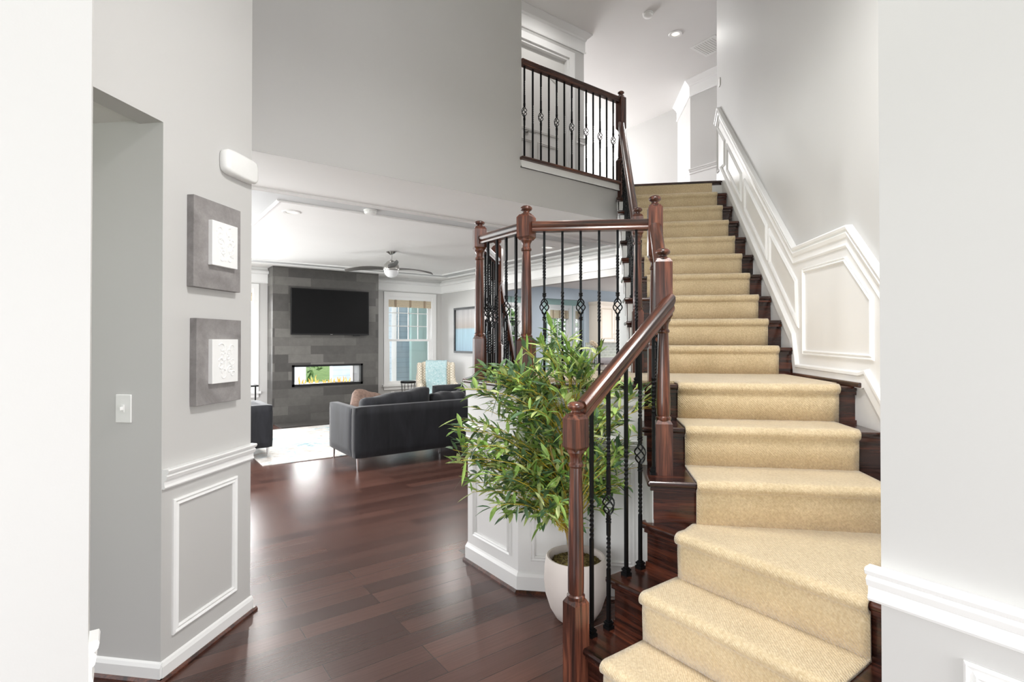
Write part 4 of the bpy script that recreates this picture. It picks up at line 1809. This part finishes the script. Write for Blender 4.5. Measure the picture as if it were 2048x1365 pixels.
m = MB()
m.box(1.31, 4.95, 6.64, 9.25, 0.0, .010)
o = obj('area_rug', m, M['rug'], None, ID, bevel=.003)
tag(o, 'distressed cream and pale blue area rug under the black seating', 'rug')

# cream armchair with throw
ac = thing('armchair', 'cream woven armchair in the corner under the living room window', 'armchair', (4.93, 9.25, 0), radians(0))
CF = Matrix.Translation((4.95, 9.22, 0)) @ Matrix.Rotation(radians(-24), 4, 'Z')
soft('backrest', ac, M['weave'], (-.30, .30, .20, .36, .40, 1.04), CF @ Matrix.Rotation(0, 4, 'X'), r=.06, nx=10, nz=10, puff=.02)
for sg in (-1, 1):
    m = soft_box(-.055, .055, -.38, .34, .14, .66, r=.045, nx=4, ny=12, nz=8)
    m.v = [(x * (1 + .5 * max(0, z - .5)) + sg * .335, y, z + (max(0, (y - .0)) ** 1.5 * 1.0 if z > .5 else 0)) for x, y, z in m.v]
    obj('arm', m, M['weave'], ac, CF, smooth=True, angle=70)
    m = soft_box(-.05, .05, .12, .30, .60, 1.03, r=.045, nx=4, ny=6, nz=8)
    m.v = [(x + sg * .325, y, z) for x, y, z in m.v]
    obj('wing', m, M['weave'], ac, CF, smooth=True, angle=70)
soft('seat_cushion', ac, M['weave'], (-.29, .29, -.40, .24, .28, .50), CF, r=.05, puff=.02)
for lx in (-.30, .30):
    for ly in (-.34, .30):
        m = MB()
        m.lathe([(.016, 0), (.024, .15)], n=10)
        obj('leg', m, M['wood_z'], ac, CF @ Matrix.Translation((lx, ly, 0)), smooth=True)
m = MB()
path = [(.37, .75), (.385, .95), (.36, 1.05), (.28, 1.07), (.185, 1.04), (.165, .9), (.16, .7), (.15, .56), (.05, .525), (-.2, .535), (-.36, .53), (-.425, .50), (-.435, .40), (-.43, .30)]
vs = []
nn = 12
for i in range(nn + 1):
    u = i / nn
    for j, (yy, zz) in enumerate(path):
        x = -.20 + .42 * u
        vs.append((x + .012 * sin(j * .9), yy - .006 + .006 * sin(i * 1.9 + j * .5), zz + .004 * cos(i * 1.3 + j)))
k = len(path)
m.add(vs, [(i * k + j, i * k + j + 1, (i + 1) * k + j + 1, (i + 1) * k + j) for i in range(nn) for j in range(k - 1)])
o = obj('throw_blanket', m, M['throw'], None, CF, smooth=True, angle=180)
so = o.modifiers.new('solidify', 'SOLIDIFY')
so.thickness = .012
tag(o, 'teal and white patterned throw draped over the back and seat of the cream armchair', 'blanket')

# wire side table
st = thing('side_table', 'small black wire drum side table beside the cream armchair', 'side table', (4.55, 9.66, 0))
TF = Matrix.Translation((4.55, 9.66, 0))
m = MB()
m.lathe([(.0001, .625), (.145, .625), (.15, .635), (.15, .66), (.145, .665), (.0001, .665)], n=28)
obj('tabletop', m, M['black'], st, TF, smooth=True, angle=40)
m = MB()
for k in range(12):
    a = 2 * pi * k / 12
    m.tube([(.14 * cos(a), .14 * sin(a), .63), (.11 * cos(a + .25), .11 * sin(a + .25), .32), (.14 * cos(a + .5), .14 * sin(a + .5), .0)], .004, 5)
obj('wire_legs', m, M['black'], st, TF, smooth=True)
m = MB()
pts = [(.14 * cos(2 * pi * k / 24), .14 * sin(2 * pi * k / 24), .006) for k in range(25)]
m.tube(pts, .005, 6)
obj('base_ring', m, M['black'], st, TF, smooth=True)

# small floor lamp sliver / plant stand edge left of fireplace
t = thing('metal_stand', 'thin black metal stand behind the black chair at the left window', 'stand', (1.58, 9.4, 0))
m = MB()
m.tube([(1.42, 9.4, 0), (1.42, 9.4, .72)], .012, 6)
m.tube([(1.74, 9.4, 0), (1.74, 9.4, .72)], .012, 6)
obj('stand_legs', m, M['black'], t)
m = MB()
m.box(1.40, 1.76, 9.25, 9.55, .72, .745)
obj('stand_top', m, M['black'], t)

# framed print on right wall
t = thing('framed_print', 'black framed pale blue and grey abstract print on the right living room wall', 'framed picture', (XR, 9.1, 1.66))
m = MB()
ya, yb, za, zb = 8.36, 9.66, 1.21, 2.14
m.mould([(XR, ya + .02, za + .02), (XR, ya + .02, zb - .02), (XR, yb - .02, zb - .02), (XR, yb - .02, za + .02)], (-1, 0, 0), [(0, -.02), (.04, -.02), (.04, .02), (0, .02)], closed=True)
obj('picture_frame', m, M['black'], t)
m = MB()
m.box(-.012, 0, -.63, .63, 0, .89)
obj('print_sheet', m, M['print'], t, Matrix.Translation((XR - .001, (ya + yb) / 2, za + .02)))


def outlet(x, y, z, nrm, label, group=None):
    m = MB()
    m.box(-.036, .036, 0, .006, -.058, .058)
    for dz in (-.022, .022):
        m.box(-.016, .016, .006, .009, dz - .014, dz + .014)
    a = atan2(nrm[1], nrm[0]) - pi / 2
    o = obj('wall_outlet', m, M['plastic'], None, Matrix.Translation((x, y, z)) @ Matrix.Rotation(a, 4, 'Z'))
    tag(o, label, 'outlet', group)


outlet(4.48, 10.25, .36, (0, -1), 'white wall outlet below the window beside the wire side table')

# ------------------------------------------------------------------ kitchen
YK = 9.7
cab = thing('wall_cabinet', 'cream wall cabinet with raised panel doors beyond the landing balusters', 'cabinet', (10.1, 9.55, 1.42))
m = MB()
m.box(9.56, 11.7, YK - .32, YK, 1.42, 2.40)
obj('cabinet_body', m, M['cream_cab'], cab)
m = MB()
m.box(9.53, 11.72, YK - .36, YK, 2.40, 2.45)
m.box(9.545, 11.71, YK - .335, YK, 2.37, 2.40)
obj('cornice', m, M['cream_cab'], cab)
for i, (a, b) in enumerate(((9.585, 10.12), (10.135, 10.67), (10.69, 11.17), (11.18, 11.67))):
    m = MB()
    m.box(a, b, YK - .34, YK - .32, 1.44, 2.36)
    d = obj('cabinet_door', m, M['cream_cab'], cab)
    m = MB()
    m.mould([(a + .08, YK - .34, 1.53), (b - .08, YK - .34, 1.53), (b - .08, YK - .34, 2.27), (a + .08, YK - .34, 2.27)], (0, -1, 0), PANEL, closed=True)
    obj('door_moulding', m, M['cream_cab'], d)
    m = MB()
    hx = b - .035 if i % 2 == 0 else a + .035
    m.tube([(hx, YK - .345, 1.52), (hx, YK - .37, 1.53), (hx, YK - .37, 1.63), (hx, YK - .345, 1.64)], .006, 6)
    obj('handle', m, M['nickel'], d)
bc = thing('base_cabinet', 'cream base cabinet run with brown granite top below the green tile', 'cabinet', (10.5, 9.4, 0))
m = MB()
m.box(9.45, 12.6, YK - .6, YK - .002, .1, .88)
m.box(9.5, 12.55, YK - .55, YK - .002, 0, .1)
obj('cabinet_body', m, M['cream_cab'], bc)
m = MB()
m.box(9.42, 12.6, YK - .64, YK - .002, .88, .92)
m.box(9.42, 12.6, YK - .03, YK - .002, .92, 1.03)
obj('countertop', m, M['granite'], bc)
for i in range(6):
    a = 9.48 + i * .52
    m = MB()
    m.box(a, a + .49, YK - .62, YK - .6, .14, .86)
    d = obj('cabinet_door', m, M['cream_cab'], bc)
    m = MB()
    m.mould([(a + .07, YK - .62, .2), (a + .42, YK - .62, .2), (a + .42, YK - .62, .8), (a + .07, YK - .62, .8)], (0, -1, 0), PANEL, closed=True)
    obj('door_moulding', m, M['cream_cab'], d)
m = MB()
m.box(9.43, 12.6, YK - .012, YK, 1.03, 1.42)
struct('wall_backsplash', m, M['tile'])
outlet(9.68, YK - .012, 1.24, (0, -1), 'white outlet on the green tile under the left end of the cream wall cabinet')
outlet(10.62, YK - .012, 1.24, (0, -1), 'white outlet on the green tile nearest the staircase wall')

isl = thing('kitchen_island', 'cream kitchen island with a granite top beyond the landing', 'kitchen island', (8.2, 7.4, 0))
m = MB()
m.box(7.2, 10.2, 6.95, 7.75, 0, .88)
obj('cabinet_body', m, M['cream_cab'], isl)
m = MB()
m.box(7.12, 10.28, 6.85, 7.85, .88, .92)
obj('countertop', m, M['granite'], isl)
m = MB()
for a in (7.25, 7.98, 8.71, 9.44):
    m.mould([(a + .03, 6.95, .15), (a + .68, 6.95, .15), (a + .68, 6.95, .80), (a + .03, 6.95, .80)], (0, -1, 0), PANEL, closed=True)
obj('panel_moulding', m, M['cream_cab'], isl)

fa = thing('faucet', 'nickel gooseneck kitchen faucet standing on the island', 'faucet', (8.0, 7.4, .92))
m = MB()
m.lathe([(.028, 0), (.028, .02), (.016, .03)], n=14)
obj('faucet_base', m, M['nickel'], fa, Matrix.Translation((8.15, 7.4, .92)), smooth=True)
pts = [(8.15, 7.4, .93), (8.15, 7.4, 1.22)]
for i in range(1, 10):
    a = pi * i / 9
    pts.append((8.15 + .09 * (1 - cos(a)), 7.4 - .02 * (1 - cos(a)), 1.22 + .09 * sin(a)))
pts.append((8.33, 7.36, 1.13))
m = MB()
m.tube(pts, .011, 8)
obj('spout', m, M['nickel'], fa, smooth=True)
m = MB()
m.tube([(8.15, 7.4, 1.0), (8.23, 7.36, 1.04)], .007, 6)
obj('lever', m, M['nickel'], fa, smooth=True)


def flowers(x, y, z, label, seed):
    t = thing('flower_vase', label, 'vase of flowers', (x, y, z))
    m = MB()
    m.lathe([(.045, 0), (.05, .02), (.05, .16), (.042, .2), (.046, .21)], n=16)
    obj('vase', m, M['glass'], t, Matrix.Translation((x, y, z)), smooth=True)
    rnd = random.Random(seed)
    tops = [(rnd.uniform(-.10, .10), rnd.uniform(-.08, .08), rnd.uniform(.42, .52)) for _ in range(3)]
    m = MB()
    for a in tops:
        m.tube([(a[0] * .15, a[1] * .15, .02), (a[0] * .5, a[1] * .5, .25), a], .004, 5)
    obj('stems', m, M['leaf_c'], t, Matrix.Translation((x, y, z)))
    for a in tops:
        m = MB()
        for q in range(38):
            u, v = rnd.uniform(0, 2 * pi), math.acos(rnd.uniform(-1, 1))
            r = .05 * rnd.uniform(.7, 1.05)
            m.sphere((a[0] + r * sin(v) * cos(u), a[1] + r * sin(v) * sin(u), a[2] + r * cos(v) * .8), .014, 5, 4)
        obj('blossom', m, M['flower'], t, Matrix.Translation((x, y, z)), smooth=True)


flowers(7.55, 7.45, .92, 'vase of cream blossoms on the island, left of the gooseneck faucet', 1)
flowers(8.72, 7.3, .92, 'vase of cream blossoms on the island, right of the gooseneck faucet', 4)

t = thing('framed_print', 'small black framed grey print on the pale teal nook wall', 'framed picture', (9.92, 12.0, 1.54))
m = MB()
m.mould([(9.78, 12.0, 1.56), (10.04, 12.0, 1.56), (10.04, 12.0, 2.0), (9.78, 12.0, 2.0)], (0, -1, 0), [(0, -.018), (.025, -.018), (.025, .018), (0, .018)], closed=True)
obj('picture_frame', m, M['black'], t)
m = MB()
m.box(9.78, 10.04, 11.99, 12.0, 1.56, 2.0)
obj('print_sheet', m, plain('grey_print', (178, 184, 186), .5, 0, .3, 12), t)

t = thing('pendant_lantern', 'black open-frame lantern hanging in the breakfast nook', 'pendant light', (8.2, 11.0, H1))
m = MB()
lx, ly = 8.05, 11.0
zt, zb = 1.97, 1.58
for sx_ in (-.18, .18):
    for sy_ in (-.18, .18):
        m.tube([(lx + sx_, ly + sy_, zb), (lx + sx_, ly + sy_, zt)], .008, 4)
for z in (zb, zt):
    m.tube([(lx - .18, ly - .18, z), (lx + .18, ly - .18, z), (lx + .18, ly + .18, z), (lx - .18, ly + .18, z), (lx - .18, ly - .18, z)], .008, 4)
m.tube([(lx - .18, ly - .18, zb), (lx + .18, ly - .18, zt)], .006, 4)
m.tube([(lx + .18, ly - .18, zb), (lx - .18, ly - .18, zt)], .006, 4)
obj('lantern_frame', m, M['black'], t)
m = MB()
m.tube([(lx, ly, zt), (lx, ly, H1)], .006, 5)
m.tube([(lx - .18, ly, zt), (lx + .18, ly, zt)], .006, 5)
m.lathe([(.05, H1 - .02), (.055, H1)], lx, ly, 12)
obj('hanging_rod', m, M['black'], t)
m = MB()
for a in (0, 2.1, 4.2):
    m.lathe([(.012, 1.68), (.012, 1.78), (.016, 1.80), (.0001, 1.86)], lx + .06 * cos(a), ly + .06 * sin(a), 8)
obj('candle_bulbs', m, M['opal'], t)

# ------------------------------------------------------------------ potted plant
PC = Vector((1.915, 2.045, 0))
pl = thing('potted_plant', 'leafy artificial bamboo tree in a rounded stone-grey pot behind the lower railing', 'potted plant', tuple(PC))
m = MB()
m.lathe([(.085, 0), (.105, .01), (.135, .06), (.158, .13), (.166, .20), (.163, .26), (.155, .315), (.150, .322), (.140, .320), (.138, .30), (.14, .27), (.0001, .268)], n=40)
obj('pot', m, M['pot'], pl, Matrix.Translation(PC), smooth=True, angle=60)
rnd = random.Random(11)
m = MB()
m.lathe([(.138, .272), (.12, .285), (.06, .298), (.0001, .302)], n=24)
for i in range(260):
    a, r = rnd.uniform(0, 2 * pi), .13 * sqrt(rnd.random())
    z = .30 - .02 * (r / .13) ** 2
    c = Vector((r * cos(a), r * sin(a), z))
    b = rnd.uniform(0, 2 * pi)
    d = Vector((cos(b), sin(b), rnd.uniform(-.1, .4))) * .018
    m.tube([c - d, c + Vector((0, 0, .006)), c + d], .0028, 4)
o = obj('moss', m, M['moss'], pl, Matrix.Translation(PC))
o['kind'] = 'stuff'

leaves = MB()
twigs = MB()
stems = MB()


def leaf(base, d, L, W, mi):
    d = d.normalized()
    side = d.cross(Vector((rnd.uniform(-.5, .5), rnd.uniform(-.5, .5), 1))).normalized()
    up = side.cross(d)
    dr = Vector((0, 0, -1)) * L * rnd.uniform(.05, .35)
    pts = []
    for u, w in ((0, .05), (.25, .85), (.55, 1), (.8, .6)):
        c = base + d * L * u + dr * u * u
        pts += [c - side * W * w + up * W * .25 * w, c + side * W * w + up * W * .25 * w, c]
    tip = base + d * L + dr
    k = []
    vs = pts + [tip]
    fs = []
    for i in range(3):
        a, b = 3 * i, 3 * i + 3
        fs += [(a, a + 2, b + 2, b), (a + 2, a + 1, b + 1, b + 2)]
    fs += [(9, 11, 12), (11, 10, 12)]
    leaves.add(vs, fs, mi)


Fv = Vector((sin(YAW), cos(YAW), 0))
Rv = Vector((cos(YAW), -sin(YAW), 0))


def allowed(p):
    s_, w_ = (p.x + p.y) * Q, (p.x - p.y) * Q
    if p.z < 1.30 and s_ > 2.97:
        return False
    if p.z < 1.30 and p.x > 1.79 and w_ < -.45 and s_ > 2.97:
        return False
    if p.y < 1.66 and p.z < 1.2:
        return False
    if w_ > .22 and s_ > 2.45 and p.z < 1.1:
        return False
    return True


# crown is wider to the left of the pot than to the right, as the branches lean
targets = []
tries = 0
while len(targets) < 215 and tries < 6000:
    tries += 1
    u, v = rnd.uniform(-.64, .50), rnd.gauss(-.04, .15)
    z = rnd.uniform(.50, 1.44)
    # silhouette envelope around the pot axis
    zc = (z - .98) / .50
    lim_l = .64 * sqrt(max(0, 1 - zc * zc)) + .02
    lim_r = .50 * sqrt(max(0, 1 - ((z - .96) / .34) ** 2)) if z < 1.3 else .12
    if not (-lim_l < u < lim_r):
        continue
    p = PC + Rv * u + Fv * v + Vector((0, 0, z))
    if not allowed(p):
        continue
    targets.append(p)
targets += [PC + Rv * a_ + Fv * b_ + Vector((0, 0, c_)) for a_, b_, c_ in ((.40, -.05, 1.16), (.46, -.02, 1.10), (.33, 0, 1.20), (.40, .02, .95), (.36, -.04, .80), (-.55, 0, 1.2), (-.5, -.1, .85), (-.57, .0, .75), (-.48, 0, 1.3))]
targets += [PC + Rv * -.13 + Fv * .0 + Vector((0, 0, 1.52)), PC + Rv * -.2 + Vector((0, 0, 1.44)), PC + Rv * -.05 + Vector((0, 0, 1.45)), PC + Rv * .0 + Fv * -.1 + Vector((0, 0, .50)), PC + Rv * -.14 + Fv * -.1 + Vector((0, 0, .55)), PC + Rv * .15 + Fv * -.05 + Vector((0, 0, .56))]
for st_ in range(9):
    a = 2 * pi * st_ / 9
    b = PC + Vector((.025 * cos(a), .025 * sin(a), .28))
    t1 = PC + Vector((.05 * cos(a + .5), .05 * sin(a + .5), .62)) - Rv * .02
    t2 = PC + Vector((.12 * cos(a + .9), .12 * sin(a + .9) - .03, .95)) - Rv * .06
    stems.tube([b, (b + t1) / 2 + Vector((.01 * sin(st_ * 2), .01 * cos(st_ * 3), 0)), t1, t2], [.008, .007, .006, .004], 6)
for p in targets:
    z0 = max(.45, min(1.0, p.z - .25 - rnd.random() * .2))
    st0 = PC - Rv * .03 + Vector((rnd.uniform(-.05, .05), rnd.uniform(-.05, .05), z0))
    midp = st0.lerp(p, .55) + Vector((0, 0, .07))
    pts = [st0, st0.lerp(midp, .5) + Vector((0, 0, .02)), midp, midp.lerp(p, .55) + Vector((0, 0, .015)), p]
    twigs.tube(pts, [.0018, .0018, .0017, .0015, .0012], 5)
    dirn = (p - st0).normalized()
    nl = 15
    for i in range(nl):
        u = .42 + .58 * i / (nl - 1)
        seg = u * 4
        j = min(3, int(seg))
        c = pts[j].lerp(pts[j + 1], seg - j)
        rd = Vector((rnd.gauss(0, 1), rnd.gauss(0, 1), rnd.gauss(-.05, .7)))
        d = (dirn * .8 + rd * .75)
        L = rnd.uniform(.06, .115)
        if not allowed(c + d.normalized() * L):
            continue
        mi = rnd.choices((0, 1, 2), (5, 3, 4))[0]
        leaf(c, d, L, rnd.uniform(.0075, .0125), mi)
obj('trunk_stems', stems, M['stem'], pl, smooth=True)
obj('twigs', twigs, M['twig'], pl, smooth=True)
o = obj('foliage', leaves, [M['leaf_a'], M['leaf_b'], M['leaf_c']], pl, smooth=False, fix=False)
o['kind'] = 'stuff'

# ------------------------------------------------------------------ outdoors
m = MB()
m.box(-30, 50, 12.2, 60, -.35, -.3)
m.box(-30, -4, -30, 12.2, -.35, -.3)
struct('floor_lawn', m, M['lawn'])
m = MB()
m.box(5.2, 7.4, 12.6, 13.2, -.3, 3.2)
m.box(4.55, 4.6, 11.6, 11.65, -.3, .0)
struct('wall_porch', m, M['siding'])
m = MB()
m.box(3.9, 5.35, 12.3, 12.5, -.3, 2.75)
struct('wall_porch_left', m, M['siding'])
m = MB()
m.box(-1.5, 5.6, 10.42, 14.6, -.3, -.12)
struct('floor_porch', m, M['ceil'])
m = MB()
m.box(-1.5, 3.85, 14.3, 14.42, -.12, .95)
struct('wall_porch_knee', m, M['white'])
m = MB()
m.box(6.9, 7.05, 12.3, 12.45, -.3, 2.75)
m.box(5.35, 5.47, 12.28, 12.5, -.3, 2.75)
struct('trim_38', m, M['white'])


def tree(x, y, h, r, label, seed):
    t = thing('garden_tree', label, 'tree', (x, y, -.3), group='green trees outside the windows')
    rr = random.Random(seed)
    m = MB()
    m.tube([(x, y, -.3), (x + .1, y, h * .35), (x - .05, y, h * .7)], [.16, .12, .05], 8)
    obj('trunk', m, M['bark'], t, smooth=True)
    m = MB()
    for i in range(2600):
        u, v = rr.uniform(0, 2 * pi), math.acos(rr.uniform(-1, 1))
        q = r * rr.uniform(.35, 1) ** .5
        c = Vector((x + q * sin(v) * cos(u), y + q * sin(v) * sin(u), h * .52 + q * cos(v) * h * .52 / r))
        a = Vector((rr.gauss(0, 1), rr.gauss(0, 1), rr.gauss(0, 1))).normalized() * rr.uniform(.08, .16)
        b = a.orthogonal().normalized() * a.length * .6
        m.add([c - a, c + b, c + a, c - b], [(0, 1, 2, 3)])
    o = obj('foliage', m, M['tree_leaf'], t, fix=False)
    o['kind'] = 'stuff'


for i, (x, y, h, r) in enumerate([(4.2, 18, 5.0, 1.8), (8.8, 18.5, 5.5, 2.2), (13.2, 17.6, 4.6, 1.9), (17.6, 18.5, 5.2, 2.2), (23, 20, 5.5, 2.6), (0.0, 19, 5.2, 2.0), (11.0, 15.6, 2.6, .9)]):
    tree(x, y, h, r, 'green leafy tree outside beyond the windows', 20 + i)
